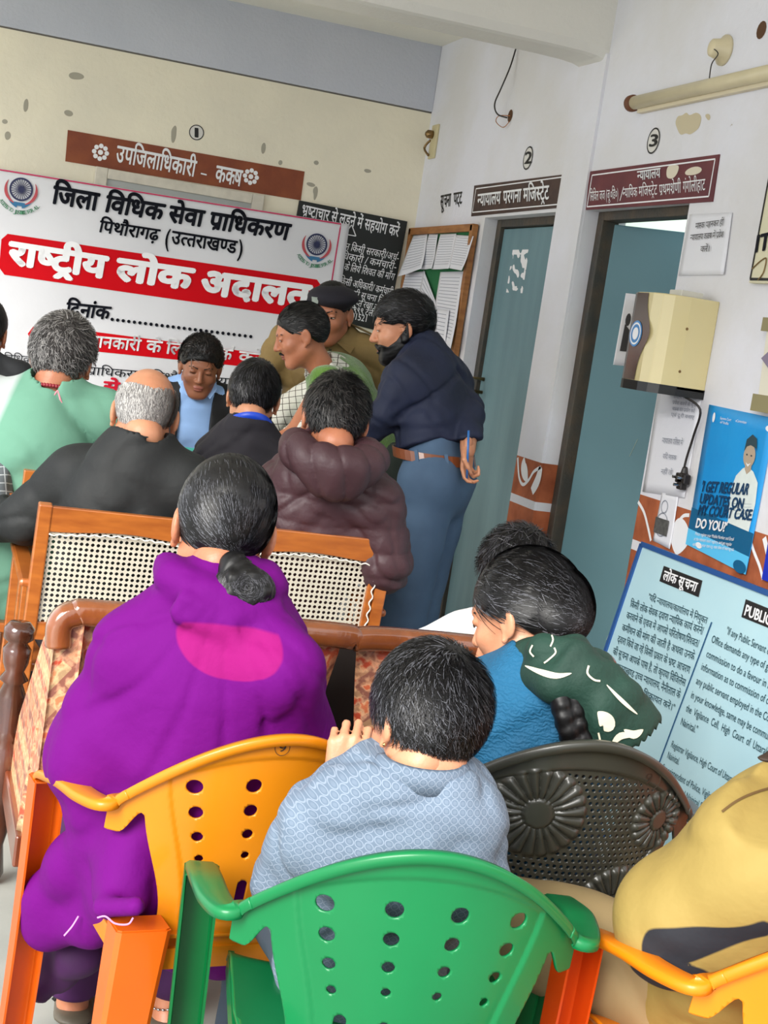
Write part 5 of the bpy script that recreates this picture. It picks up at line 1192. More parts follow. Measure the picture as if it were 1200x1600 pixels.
    def face(s, brow=HB, closed=False, mous=None, beard=None, look=-.004):
        for g in (-1, 1):
            mb = MB(); c = Vector((g*.031, .0895, .000)); 
            pts = [c+Vector((x, -.020*abs(x/.014)**2*.35, -.0006+(.0035 if not closed else 0)*(1-(x/.014)**2))) for x in np.linspace(-.0135, .0135, 9)]; lo = [p+Vector((0, 0, -.0035*(1-((p.x-c.x)/.0145)**2))) for p in pts]
            if not closed:
                mb.add([s.M @ (p+Vector((0, .0018, 0))) for p in pts]+[s.M @ (p+Vector((0, .0018, -.0045*(1-((p.x-c.x)/.0145)**2)))) for p in pts], [(i, i+1, 9+i+1, 9+i) for i in range(8)], 0)
                mb.disc(s.M @ (c+Vector((0, .0032, .0003))), s.M.to_3x3() @ Vector((0, 1, 0)), .0042*s.hs, 12, 1)
            mb.tube([s.M @ (p+Vector((0, .0018, 0))) for p in pts], .0011*s.hs, 6, 1); mb.build('eye', [EYW, EYD], s.o)
            S = SDF(); S.cap((g*.014, .0935, .0205), (g*.032, .089, .0265), .0030, .0034, .002).cap((g*.032, .089, .0265), (g*.049, .076, .0215), .0034, .0018, .002); S.build('eyebrow', brow, .0018, s.o, T=s.M, pad=.004)
        if mous: S = SDF(); S.cap((0, .0975, -.050), (.022, .088, -.0565), .0046, .0026, .003).cap((0, .0975, -.050), (-.022, .088, -.0565), .0046, .0026, .003); S.build('moustache', mous, .002, s.o, T=s.M, pad=.004)
        if beard:
            H0 = head_sdf()
            def bf(X, Y, Z):
                q = np.interp(Y, [-.01, .0, .03, .06, .085, .11], [.015, -.005, -.040, -.058, -.047, -.047]); d = H0(X, Y, Z)-.0042+.0012*hash_noise(X, Y, Z, 320, 3)
                d = smax(d, Z-q, .004); d = smax(d, -.014-Y, .003); m_ = np.sqrt((X/.021)**2+((Y-.098)/.03)**2+((Z+.066)/.0085)**2)-1; d = smax(d, -m_*.008, .002)
                return smax(d, -.128-Z, .003)
            v, f = surf_net(bf, (-.10, -.03, -.14), (.10, .12, .03), .003); link('beard', np_mesh('beard', xf(s.M, v), f), beard, s.o)
def gridmat(name, base, line, sx, wd, rot=0):
    m = bpy.data.materials.new(name); m.use_nodes = True; N = m.node_tree.nodes; L = m.node_tree.links; b = N['Principled BSDF']; b.inputs['Roughness'].default_value = .75
    tc = N.new('ShaderNodeTexCoord'); mp = N.new('ShaderNodeMapping'); mp.inputs['Rotation'].default_value = (.3, .2, rot); mp.inputs['Scale'].default_value = (sx, sx, sx); L.new(tc.outputs['Object'], mp.inputs[0]); sp = N.new('ShaderNodeSeparateXYZ'); L.new(mp.outputs[0], sp.inputs[0]); outs = []
    for i in (0, 2):
        f = N.new('ShaderNodeMath'); f.operation = 'FRACT'; L.new(sp.outputs[i], f.inputs[0]); g = N.new('ShaderNodeMath'); g.operation = 'LESS_THAN'; g.inputs[1].default_value = wd; L.new(f.outputs[0], g.inputs[0]); outs.append(g.outputs[0])
    mx = N.new('ShaderNodeMath'); mx.operation = 'MAXIMUM'; L.new(outs[0], mx.inputs[0]); L.new(outs[1], mx.inputs[1]); c = N.new('ShaderNodeMix'); c.data_type = 'RGBA'; L.new(mx.outputs[0], c.inputs[0]); c.inputs[6].default_value = (*srgb(base), 1); c.inputs[7].default_value = (*srgb(line), 1); L.new(c.outputs[2], b.inputs['Base Color']); return m
M_DKT = mat('dark_trousers', '#24262b', .8); M_SHOE = mat('black_shoe', '#141313', .35)
# ---- officer behind the desk
P = Fig(at(313, 573, 5.95), yaw=172, pitch=-16, roll=0, hs=.98, pel=(1.12, 6.12, .52), tyaw=176, shw=.165, J=dict(elL=(1.42, 6.02, .80), wrL=(1.30, 5.80, .79), elR=(.82, 6.02, .80), wrR=(.98, 5.80, .79)))
P.sit(); P.body('person', 'man in black blazer and light blue shirt seated facing the camera, looking down', SK3, hh=.0038, hands=(((1.30, 5.80, .80), (-.6, -.5, 0), (0, 0, -1), -1), ((.98, 5.80, .80), (.6, -.5, 0), (0, 0, -1), 1)))
M_LB_ = mat('light_blue_shirt', '#8fb4e6', .7, var=.12, vscale=9)
P.top('shirt', M_LB_, g=.90, sl=(.05, .044, .04, .034), h=.008, fold=.004, collar=.03, cr=.060, hem=.02)
def open_front(f, wd=.055, zb=None):
    c = f.neck; r = f.rg
    def F(X, Y, Z):   # wedge cut out in front
        a = np.abs((X-c.x)*r.x+(Y-c.y)*r.y); fr = (X-c.x)*f.fw.x+(Y-c.y)*f.fw.y
        return np.maximum(a-(wd+.0*Z), -fr+.01)
    return F
def blazer(f, m, name='blazer', **k):
    def ex(S): pass
    f_ = f; o = None
    def cut(S): S.fn(open_front(f_, k.pop('wd', .055)), .006, 's')
    return f.top(name, m, g=1.02, collar=.018, cr=.072, extra=cut, **k)
def blazer_top(f, m, wd=.058, h=.008, seed=3, g=1.04, fold=.005, name='blazer'):
    j = f.j; b = f.b; S = SDF(); fl = (f.fw, 1.36); lo = f.pel-f.up*.06
    S.cap(lo, j['waist'], .168*b*g, .155*b*g, .03, flat=fl).cap(j['waist'], j['chest'], .155*b*g, .172*b*g, .05, flat=fl).cap(j['chest'], lerp(j['chest'], f.neck, .55), .165*b*g, .12*b*g, .05, flat=fl)
    S.cap(j['shL'], j['shR'], .066*b, None, .045); S.cap(lerp(f.neck, f.pel, .10), f.neck+f.up*.015, .088*b, .070*b, .04)
    for n in 'LR': S.cap(j['sh'+n], j['el'+n], .068*b, .058*b, .03).cap(j['el'+n], lerp(j['el'+n], j['wr'+n], .92), .056*b, .044*b, .02)
    S.disp(lambda X, Y, Z: fold*(.5-1.3*np.abs(hash_noise(X, Y, Z, 22, seed)))); S.fn(open_front(f, wd), .006, 's'); S.plane(f.neck+f.up*.03, f.up+f.fw*.3, .004); S.cap(f.neck, f.neck+f.up*.1, .058, .062, .004, mode='s'); S.plane(lo, -f.up, .01); return f.part(name, S, m, h)
blazer_top(P, mat('black_blazer', '#15171b', .8), wd=.062)
mb = MB()
c = P.neck
for g in (-1, 1):
    q = [c+P.fw*.060+P.rg*g*.058+Vector((0, 0, .028)), c+P.fw*.080+P.rg*g*.012+Vector((0, 0, -.022)), c+P.fw*.092+P.rg*g*.048+Vector((0, 0, -.050)), c+P.fw*.070+P.rg*g*.076+Vector((0, 0, -.004))]
    mb.quadbox(q, P.fw, .006)
mb.build('shirt_collar', M_LB_, P.o, bevel=.002)
P.hair(thick=.013, nape=-.05, front=.056, N=1500, L=.045, wd=.003, lift=.010, mats=(HB, HBR), side=.002, noise=.004, flow=lambda X: np.stack([X[:, 0]*4, .3+0*X[:, 0], .4+0*X[:, 0]], 1)); P.face(closed=True); P.legs('trousers', M_DKT)
# ---- policeman
P = Fig(at(516, 490, 6.1), yaw=150, pitch=-12, roll=3, hs=1.05, pel=(1.66, 6.12, .93), tyaw=165, shw=.185, J=dict(elL=(1.96, 6.02, 1.08), wrL=(1.80, 5.86, .95), elR=(1.31, 6.02, 1.06), wrR=(1.32, 5.86, .90), knL=(1.74, 6.1, .5), knR=(1.56, 6.1, .5), anL=(1.74, 6.14, .09), anR=(1.56, 6.14, .09)))
P.body('person', 'policeman in khaki jacket and dark beret standing behind the desk', SK1, hh=.0038, hands=(((1.80, 5.86, .95), (-.5, -.5, -.5), (0, 0, -1), -1), ((1.32, 5.86, .90), (.2, -.5, -.6), (0, 0, -1), 1)))
M_KH = mat('khaki_jacket', '#8c7446', .8, col2='#755f38', vscale=7, bump=.5, bscale=14)
P.top('jacket', M_KH, g=1.08, sl=(.074, .064, .058, .046), fold=.009, ff=20, collar=.03, cr=.072, h=.008, hem=.12, seed=4)
mb = MB(); c = P.neck
for g in (-1, 1):
    q = [c-P.fw*.01+P.rg*g*.085+Vector((0, 0, .035)), c+P.fw*.085+P.rg*g*.02+Vector((0, 0, -.03)), c+P.fw*.095+P.rg*g*.085+Vector((0, 0, -.07)), c+P.fw*.02+P.rg*g*.115+Vector((0, 0, -.01))]; mb.quadbox(q, P.fw, .008)
mb.build('jacket_collar', M_KH, P.o, bevel=.003)
mb = MB()
for n, g in (('L', -1), ('R', 1)): a = P.j['sh'+n]; mb.bar(a+Vector((0, 0, .072)), lerp(a, P.neck, .75)+Vector((0, 0, .075)), .045, .008, (0, 0, 1))
mb.build('epaulette', mat('khaki_dark', '#6d5a35', .7), P.o, bevel=.003)
MB().bar(P.neck+P.fw*.105+Vector((0, 0, -.06)), P.pel+P.fw*.13+Vector((0, 0, .1)), .012, .004, P.fw).build('zip', mat('dark_zip', '#3c3322', .5), P.o)
P.hair(thick=.006, nape=-.05, front=.05, N=700, L=.02, wd=.003, lift=.003, mats=(HB, HBR)); P.face(mous=HB)
S = SDF(); S.ell((0, -.012, .062), (.094, .115, .048), 0, rot=Matrix.Rotation(.16, 3, 'X')).ell((-.035, .03, .070), (.085, .085, .036), .03).cap((-.07, .05, .045), (.07, .05, .045), .014, None, .02); S.ell(SKC, tuple(r+.004 for r in SKR), .002, mode='s'); S.plane((0, 0, .030), (0, -.25, -1), .004)
bt = S.build('beret', mat('navy_beret', '#17141f', .85), .004, P.o, T=P.M); 
mb = MB(); c = Vector((.035, .098, .062)); mb.add([P.M @ (c+Vector(p)) for p in ((-.015, .006, .016), (.015, .0, .016), (.013, .0, -.006), (0, .004, -.018), (-.014, .006, -.006))], [(0, 1, 2, 3, 4)][:1]); mb.build('badge', mat('badge_silver', '#9aa39a', .3, metal=.6), P.o)
P.legs('trousers', M_KH, waist=.12); P.shoes(M_SHOE)
# ---- man in the green sweater vest leaning over the desk
P = Fig(at(471, 524, 5.72), yaw=82, pitch=-22, roll=0, hs=1.0, pel=(1.88, 5.82, .93), tyaw=72, shw=.17, neck=(1.535, 5.64, 1.27), J=dict(elL=(1.40, 5.42, 1.02), wrL=(1.20, 5.40, .90), elR=(1.32, 5.76, .98), wrR=(1.15, 5.62, .86), knL=(1.90, 5.72, .5), knR=(1.90, 5.92, .5), anL=(1.95, 5.72, .09), anR=(1.95, 5.92, .09)))
P.body('person', 'man in green sweater vest over white check shirt leaning over the desk', SK1, hh=.0038, hands=(((1.20, 5.40, .90), (-.8, -.1, -.3), (0, 0, -1), -1), ((1.15, 5.62, .86), (-.8, 0, -.2), (0, 0, -1), 1)))
M_CHK = gridmat('white_check_shirt', '#dcdad0', '#4b4338', 38, .10, .5)
P.top('shirt', M_CHK, g=.92, sl=(.066, .060, .056, .045), fold=.006, h=.008, collar=.038, cr=.060)
P.top('sweater_vest', mat('green_sweater', '#5f8a2e', .9, col2='#4c7425', vscale=20, sheen=.5, bump=.5, bscale=150), g=1.05, sl=(.060, .0, 0, 0), cut_sleeve=True, fold=.007, ff=18, h=.008, collar=.0, hem=.06, seed=8, neckcut=False, extra=lambda S: (S.cap(P.neck-P.fw*.01, P.neck+P.fw*.07+P.up*.08, .066, .07, .008, mode='s'), S.plane(lerp(P.j['shL'], P.j['elL'], .22), P.j['elL']-P.j['shL'], .006)) and None)
P.hair(thick=.008, nape=-.055, front=.072, N=1400, L=.04, wd=.0028, lift=.004, mats=(HB, HG2), pm=.25, flow=lambda X: np.stack([0*X[:, 0], -1+0*X[:, 0], -.5+X[:, 2]*4], 1)); P.face(mous=HB)
P.legs('trousers', mat('dark_green_trousers', '#2c352f', .8)); P.shoes(M_SHOE)
# ---- bearded man in navy shirt standing by the desk
hd = at(629, 513, 5.12)
P = Fig(hd, yaw=76, pitch=-14, roll=0, hs=1.0, pel=at(683, 752, 5.05), tyaw=52, shw=.185, neck=at(657, 545, 5.13), b=1.0, J=dict(shL=at(632, 592, 4.98), elL=at(598, 648, 4.98), wrL=at(562, 690, 5.05), shR=at(704, 592, 5.22), elR=at(733, 648, 5.10), wrR=at(731, 705, 4.93), knL=at(645, 870, 5.0), knR=at(665, 860, 5.15), anL=Vector((1.60, 4.80, .09)), anR=Vector((1.74, 4.98, .09))))
kk = P.j; kk['knL'].z = .50; kk['knR'].z = .50
P.body('person', 'bearded man in navy shirt and grey-blue trousers with one hand behind his back', SK2, hh=.0038, hands=((at(731, 703, 4.93), ray(728, 735)-ray(732, 690), -P.fw-P.rg*.3, 1, (.5, .7, 1.1, 1.2), .80, .9), (at(562, 690, 5.05), (-.7, .2, -.4), (0, 0, -1), -1)))
M_NV = mat('navy_shirt', '#121c38', .75, col2='#0e172d', vscale=5, bump=.5, bscale=13)
P.top('shirt', M_NV, g=.98, sl=(.070, .060, .054, .042), fold=.008, ff=22, h=.007, collar=.035, cr=.064, hem=-.110, seed=11)
P.legs('trousers', mat('blue_grey_trousers', '#48617c', .8, col2='#3c536e', vscale=6), waist=.09, h=.008, r=(.098, .080, .076, .070), fold=.006, to=1.0)
c0 = P.pel+P.up*.090; mb = MB(); n = 36
ring = lambda k, o, dz: c0+P.up*dz+(P.rg*math.cos(2*math.pi*k/n)*(.170+o)+P.fw*math.sin(2*math.pi*k/n)*(.134+o))
v = [ring(k, o, dz) for k in range(n) for o, dz in ((.0, -.018), (.006, -.018), (.006, .018), (.0, .018))]; mb.add(v, [(k*4+i, k*4+(i+1) % 4, ((k+1) % n)*4+(i+1) % 4, ((k+1) % n)*4+i) for k in range(n) for i in range(4)]); mb.build('belt', mat('tan_leather', '#7e4526', .35, coat=.3), P.o)
mb = MB()
for k in (18, 22, 27, 31): p = ring(k, .009, 0); mb.bar(p+P.up*.024, p-P.up*.024, .012, .004, (p-c0))
mb.build('belt_loop', mat('blue_grey_trousers', '#3f5877'), P.o)
P.hair(thick=.012, nape=-.045, front=.052, N=1600, L=.04, wd=.0028, lift=.008, mats=(HB, HB2), pm=.15, noise=.003, flow=lambda X: np.stack([0*X[:, 0], 1+0*X[:, 0], .2+0*X[:, 0]], 1)); P.face(beard=HB, mous=HB); P.shoes(M_SHOE)
w_ = at(729, 700, 4.90); pen = MB().tube([w_+Vector((-.01, -.02, .06)), w_+Vector((.01, -.02, -.10))], .004, 8).build('pen', mat('pen_blue', '#2d6bb0', .3), smooth=True); tag(pen, 'blue pen held behind his back by the bearded man', 'pen')
# ---- man with the blue lanyard
P = Fig(at(396, 622, 4.98), yaw=-12, pitch=-14, roll=2, hs=1.0, pel=(1.10, 4.93, .50), tyaw=-4, shw=.165, J=dict(shL=at(334, 716, 5.0), shR=at(458, 736, 4.96), elL=(.90, 5.05, .76), wrL=(.92, 5.24, .80), elR=(1.38, 5.05, .78), wrR=(1.30, 5.24, .80)))
P.sit(); P.body('person', 'dark haired man in charcoal jacket with blue lanyard seen from behind', SK2, hh=.005, hands=(((.92, 5.24, .80), (.3, .8, 0), (0, 0, -1), 1), ((1.30, 5.24, .80), (-.3, .8, 0), (0, 0, -1), -1)))
P.top('jacket', mat('charcoal_jacket', '#221f27', .85, col2='#1b191f', vscale=6), g=1.02, sl=(.066, .058, .054, .044), fold=.006, h=.008, collar=.022, cr=.068, seed=5)
n = 24; mb = MB(); v = []
for i in range(n+1):
    a = math.pi*(1.02+.96*i/n); q = P.neck+P.up*.026+(P.rg*math.cos(a)*.078+P.fw*math.sin(a)*.074)-P.up*.05*(1-math.sin(math.pi*i/n)); v += [q+P.up*.015, q-P.up*.015]
mb.add(v, [(2*i, 2*i+1, 2*i+3, 2*i+2) for i in range(n)]); o = mb.build('lanyard', mat('lanyard_blue', '#1c48c8', .4), P.o, smooth=True); s_ = o.modifiers.new('thickness', 'SOLIDIFY'); s_.thickness = .002
P.hair(thick=.010, nape=-.078, front=.056, N=2600, L=.035, wd=.0024, lift=.007, mats=(HB, HB2), pm=.3, side=.002); P.face(); P.legs('trousers', M_DKT)
# ---- man in the green shirt
P = Fig(at(98, 562, 4.5), yaw=-22, pitch=-10, roll=2, hs=1.06, pel=(.33, 4.62, .52), tyaw=-8, shw=.20, b=1.08, J=dict(elL=(.06, 4.70, .80), wrL=(.05, 4.95, .72), elR=(.62, 4.78, .80), wrR=(.55, 5.0, .76)))
P.sit(); P.body('person', 'grey haired man in green shirt with red bead necklace at the left', SK1, hh=.005, hands=(((.05, 4.95, .72), (.2, .8, 0), (0, 0, -1), 1), ((.55, 5.0, .76), (-.3, .8, 0), (0, 0, -1), -1)))
M_GT = two_tone('green_and_grey_shirt', '#659680', '#b5bbbb', rough=.85, bump=.4, bscale=10); M_GR = mat('grey_marl', '#b5bbbb', .8, var=.1, vscale=30)
sh = P.j['shL']; nk = P.neck; rgv = P.rg
P.top('shirt', None, g=1.10, sl=(.078, .070, .060, .048), fold=.007, ff=16, h=.009, collar=.0, hem=.1, seed=9, mats=[M_GT], depth=1.25)
set_tone([c for c in P.o.children if c.name.startswith('shirt')][0], lambda C: .5-8*(((C-np.array(nk)) @ np.array(rgv)) + .105+(nk.z-C[:, 2])*.30))
mb = MB(); n = 26
for i in range(n):
    a = math.pi*(1.0+1.0*i/(n-1)); q = P.neck+P.up*.012+(P.rg*math.cos(a)*.070+P.fw*math.sin(a)*.070)-P.up*.014*(1-math.sin(math.pi*i/(n-1))); mb.lathe([(-.006, .001), (-.004, .005), (0, .0065), (.004, .005), (.006, .001)], q, (P.rg*math.sin(a)-P.fw*math.cos(a)), 8)
mb.build('bead_necklace', mat('red_beads', '#8c2430', .4), P.o, smooth=True)
a = P.neck-P.fw*.076+P.rg*.02; mb = MB(); mb.tube([a, a+Vector((.01, -.008, -.025)), a+Vector((.018, -.008, -.04))], .003, 6).tube([a, a+Vector((-.012, -.008, -.02)), a+Vector((-.008, -.008, -.035))], .003, 6).build('necklace_tie', mat('pink_thread', '#d88c98', .8), P.o)
P.hair(thick=.014, nape=-.078, front=.058, N=3800, L=.03, wd=.0026, lift=.009, mats=(HG2, HG), pm=.42, side=.003, noise=.004, jit=.5); P.face()
mb = MB(); mb.tube([P.M @ Vector(p) for p in ((.082, -.01, .012), (.080, .05, .012), (.072, .095, .01))], .0022, 6).build('glasses_arm', mat('glasses_purple', '#5c4a86', .3), P.o); P.legs('trousers', M_DKT)
# ---- bald man in the black coat
P = Fig(at(226, 648, 4.1), yaw=-4, pitch=-16, roll=2, hs=1.05, pel=(.60, 4.15, .51), tyaw=4, shw=.20, b=1.08, J=dict(shL=at(118, 738, 4.15), shR=at(292, 757, 4.08), elL=at(45, 810, 4.22), wrL=(.22, 4.50, .72), elR=at(318, 830, 4.15), wrR=(.90, 4.50, .72)))
P.sit(); P.body('person', 'bald man with grey fringe in a black coat seen from behind', SK2, hh=.004, hands=(((.22, 4.50, .72), (.1, .8, -.1), (0, 0, -1), 1), ((.90, 4.50, .72), (-.2, .8, -.1), (0, 0, -1), -1)))
M_BC = mat('black_coat', '#181b1c', .7, col2='#131516', vscale=4, bump=.5, bscale=14)
P.top('coat', M_BC, g=1.06, sl=(.080, .072, .066, .052), fold=.009, ff=15, h=.008, collar=.030, cr=.068, seed=21, hem=.05)
MB().tube([q+(-P.fw)*.004 for q in smooth_pts([P.j['shL']+P.rg*.03+P.up*.05-P.fw*.055, P.j['shL']+P.rg*.035-P.up*.04-P.fw*.10, P.j['shL']+P.rg*.05-P.up*.12-P.fw*.118])], .003, 6).build('sleeve_seam', mat('seam_black', '#0c0d0d', .9), P.o)
fr = lambda X: (X[:, 2] > hairline(X[:, 1], -.082, .2)) & (X[:, 2] < .052-.30*np.maximum(X[:, 1]+.03, 0)+.25*np.abs(X[:, 0])) & (X[:, 1] < .04)
P.hair(thick=.004, N=4200, L=.032, wd=.0026, lift=.006, region=fr, mats=(HG, HW), pm=.5, cap=False, flow=lambda X: np.stack([0*X[:, 0], -.3+0*X[:, 0], -1+0*X[:, 0]], 1)); P.face(brow=HG); P.legs('trousers', M_DKT)
# ---- man in the maroon puffer
P = Fig(at(523, 657, 4.14), yaw=-6, pitch=-14, roll=4, hs=1.05, pel=(1.14, 4.34, .51), tyaw=-2, shw=.195, b=1.06, J=dict(shL=at(446, 765, 4.24), shR=at(590, 788, 4.18), elL=at(425, 850, 4.30), wrL=(.88, 4.62, .74), elR=at(600, 880, 4.22), wrR=(1.36, 4.58, .74)))
P.sit(); P.body('person', 'short haired man in a hooded maroon puffer jacket seen from behind', SK1, hh=.005, hands=(((.88, 4.62, .74), (.2, .8, -.1), (0, 0, -1), 1), ((1.36, 4.58, .74), (-.2, .8, -.1), (0, 0, -1), -1)))
M_MP = mat('maroon_nylon', '#452b31', .55, col2='#3c242a', vscale=5, bump=.35, bscale=30)
up_ = P.up; nk = P.neck
def quilt(X, Y, Z):
    t = (nk.z-Z+.10*np.abs(X-nk.x))/.072; return -.008*np.sqrt(np.abs(np.sin(math.pi*t)))+.004
P.top('puffer_jacket', M_MP, g=1.06, sl=(.080, .074, .068, .056), fold=.006, ff=30, h=.0065, collar=.03, cr=.085, quilt=quilt, seed=13, hem=.06, depth=1.22)
S = SDF(); n = 9
for i in range(n):
    a = math.pi*(.92+1.16*i/(n-1)); a2 = math.pi*(.92+1.16*(i+1)/(n-1))
    f_ = lambda a: P.neck+P.up*(-.005-.045*math.sin(a)*-1*.6)+P.rg*math.cos(a)*.105+P.fw*(math.sin(a)*.105-.015)
    if i < n-1: S.cap(f_(a), f_(a2), .043, .043, .012)
S.ell(P.neck-P.fw*.125-P.up*.075, (.088, .052, .060), .03)
def hq(X, Y, Z):
    an = np.arctan2(Y-nk.y, X-nk.x); return -.010*np.sqrt(np.abs(np.sin(an*5.5+Z*14)))+.004*hash_noise(X, Y, Z, 50, 4)
S.disp(hq); S.build('hood', M_MP, .0055, P.o)
P.hair(thick=.010, nape=-.075, front=.056, N=3600, L=.028, wd=.0024, lift=.009, mats=(HB, HG2), pm=.4, side=.002, jit=.4, flow=whorl_flow((-.02, -.06, .11), .3)); P.face(); P.legs('trousers', M_DKT)
# ---- people cut by the left edge
P = Fig(at(-28, 520, 5.2), yaw=-15, pitch=-8, hs=1.0, pel=(.12, 5.2, .50), tyaw=-10, shw=.17, J=dict(elL=(-.2, 5.3, .8), wrL=(-.1, 5.5, .78), elR=(.42, 5.3, .80), wrR=(.32, 5.32, .79)))
P.sit(); P.body('person', 'person in black jacket mostly outside the left edge, shoulder before the banner', SK1, hands=()); P.top('jacket', mat('black_blazer', '#15171b', .8), g=1.0, h=.009); P.hair(N=300); P.legs('trousers', M_DKT)
P = Fig(at(-78, 620, 4.45), yaw=0, pitch=-8, hs=1.0, pel=(.04, 4.40, .50), tyaw=-4, shw=.17, J=dict(elL=(-.25, 4.4, .76), wrL=(-.1, 4.65, .72), elR=(.255, 4.35, .74), wrR=(.22, 4.55, .70)))
P.sit(); P.body('person', 'person in grey check shirt cut by the left edge beside the green shirt', SK1, hands=()); P.top('shirt', gridmat('grey_check_shirt', '#5e6468', '#b4babd', 40, .12, .2), g=1.0, h=.009); P.hair(N=300); P.legs('trousers', M_DKT)
# ---- man sitting on the sofa, only his crown and white shoulder show
P = Fig(at(803, 903, 3.62), yaw=12, pitch=-16, hs=.98, pel=(1.30, 3.34, .47), tyaw=5, shw=.17, J=dict(neck=None) if False else None, neck=at(780, 1000, 3.66))
P.j.update(elL=Vector((1.05, 3.44, .62)), wrL=Vector((1.1, 3.66, .55)), elR=Vector((1.52, 3.44, .62)), wrR=Vector((1.45, 3.66, .55)), shL=at(728, 1006, 3.66), shR=at(850, 1000, 3.6))
P.sit(); P.body('person', 'dark haired man in white shirt sitting low behind the woman in blue', SK2, hands=(((1.1, 3.66, .55), (.1, .8, -.1), (0, 0, -1), 1), ((1.45, 3.66, .55), (-.1, .8, -.1), (0, 0, -1), -1)))
P.top('shirt', mat('white_cotton', '#e6e6e8', .8), g=.95, h=.009, fold=.005); P.hair(thick=.014, N=2600, L=.03, wd=.0022, lift=.012, side=.002, jit=.5, mats=(HB, HB2)); P.face(); P.legs('trousers', M_DKT)
HBL = mat('sheen_strand', '#55565c', .38, spec=.5)
# ---- woman in the purple shawl
M_PUR = two_tone('purple_chiffon', '#5e0268', '#860f62', rough=.8, spec=.15, bump=.5, bscale=16)
M_PNK = None and mat('magenta_under_chiffon', '#9a1472', .8, col2='#8c1068', vscale=10, spec=.15, bump=.25, bscale=180)
M_SAL = mat('dark_purple_salwar', '#3f0a4a', .8, col2='#33083c', vscale=8)
P = Fig(at(349, 826, 2.50), yaw=-3, pitch=-12, roll=3, hs=.98, pel=(.60, 2.42, .50), tyaw=2, shw=.16, b=.92, J=dict(shL=at(208, 1018, 2.46), shR=at(440, 1045, 2.40), elL=at(172, 1150, 2.52), elR=at(432, 1180, 2.55), wrL=(.48, 2.66, .58), wrR=(.72, 2.66, .58), knL=(.43, 2.78, .46), knR=(.72, 2.78, .46), anL=at(114, 1560, 2.98), anR=at(262, 1560, 3.0), toeL=Vector((.47, 3.02, .03)), toeR=Vector((.60, 3.03, .03))))
P.body('person', 'woman in purple shawl with a low black hair bun on the yellow-orange chair', SK1, hh=.0035, h=.010, hands=(((.48, 2.66, .58), (.6, .6, 0), (0, 0, -1), 1), ((.72, 2.66, .58), (-.6, .6, 0), (0, 0, -1), -1)))
S = SDF(); j = P.j; fl = (P.fw, 1.35); up = P.up; nk = P.neck
S.cap(P.pel-up*.02, j['waist'], .19, .185, .03, flat=(P.fw, 1.3)).cap(j['waist'], j['chest'], .185, .165, .06, flat=(P.fw, 1.25)).cap(j['chest'], nk-up*.05, .15, .10, .06, flat=(P.fw, 1.25))
for n in 'LR': S.cap(j['sh'+n], j['el'+n], .062, .076, .06).cap(nk-up*.03, j['sh'+n], .052, .054, .05).cap(j['el'+n], lerp(j['el'+n], j['wr'+n], .8), .080, .07, .06)
S.cap(j['elL'], at(140, 1200, 2.52), .08, .07, .06)
# neck roll of the shawl
for i in range(8):
    a = math.pi*(.95+1.1*i/8); a2 = math.pi*(.95+1.1*(i+1)/8); f_ = lambda a: nk+up*(-.018+.026*(1+math.sin(a)))+P.rg*math.cos(a)*.084+P.fw*(math.sin(a)*.078); S.cap(f_(a), f_(a2), .024, .024, .02)
for dx, dz, w_ in ((0, -.045, .075), (.01, -.075, .085)): S.cap(nk-P.fw*.085-P.rg*w_+up*(dz+.03), nk-P.fw*.105+P.rg*dx+up*dz, .014, .018, .018).cap(nk-P.fw*.105+P.rg*dx+up*dz, nk-P.fw*.08+P.rg*w_+up*(dz+.025), .018, .014, .018)
# drape gathered by the arm and falling outside the chair
q = [at(165, 1215, 2.50), at(160, 1290, 2.52), at(125, 1350, 2.58), at(80, 1405, 2.64), at(75, 1445, 2.66), at(150, 1440, 2.58), at(205, 1395, 2.50)]
for i in range(len(q)-1): S.cap(q[i], q[i+1], (.045, .050, .050, .040, .034, .036)[i], (.050, .050, .040, .034, .036, .05)[i], .04)
S.cap(at(180, 1270, 2.52), at(205, 1390, 2.50), .06, .06, .05).cap(at(210, 1300, 2.44), at(195, 1395, 2.42), .045, .045, .05).cap(at(160, 1418, 2.36), at(212, 1416, 2.30), .012, .012, .04)
for a, b_ in (((188, 1240), (75, 1400)), ((200, 1290), (100, 1440)), ((212, 1300), (160, 1430)), ((215, 1350), (190, 1425))): pass
def pf(X, Y, Z):
    a = X-nk.x; dwn = nk.z-Z; r = np.sqrt(a*a+dwn*dwn+.0004); th = np.arctan2(a, dwn+.02)
    g1 = np.sin(th*11+hash_noise(X, Y, Z, 7, 3)*2.2); g2 = hash_noise(X*1.3, Y, Z*.6, 20, 8)
    return .0065*np.clip(r*4, 0, 1)*(.9*np.exp(-(g1/.35)**2)-.2)+.006*(np.exp(-(g2/.18)**2)-.4)
S.disp(pf)
nv = np.array(nk); rgv = np.array(P.rg)
def pmi(C):
    a = (C-nv) @ rgv; d = nv[2]-C[:, 2]; back = (C-nv) @ np.array(P.fw) < -.03
    e = np.maximum(np.sqrt((a/.078)**2+((d-.075)/.062)**2)-1, (.050+a*a*1.0-d)*10); return np.where(back, .5-e*3, 0)
shw = S.build('shawl', M_PUR, .0062, P.o)
set_tone(shw, pmi)
mb = MB(); mb.tube([p+Vector((0, -.052, 0)) for p in smooth_pts([at(118, 1412, 2.56), at(108, 1428, 2.56), at(96, 1442, 2.56)])], .0016, 5).tube(smooth_pts([at(152, 1434, 2.27), at(165, 1432, 2.27), at(180, 1443, 2.27), at(200, 1444, 2.27), at(208, 1434, 2.27)]), .0014, 5)
mb.build('shawl_piping', mat('pale_piping', '#c98ac4', .7), P.o)
S = SDF()
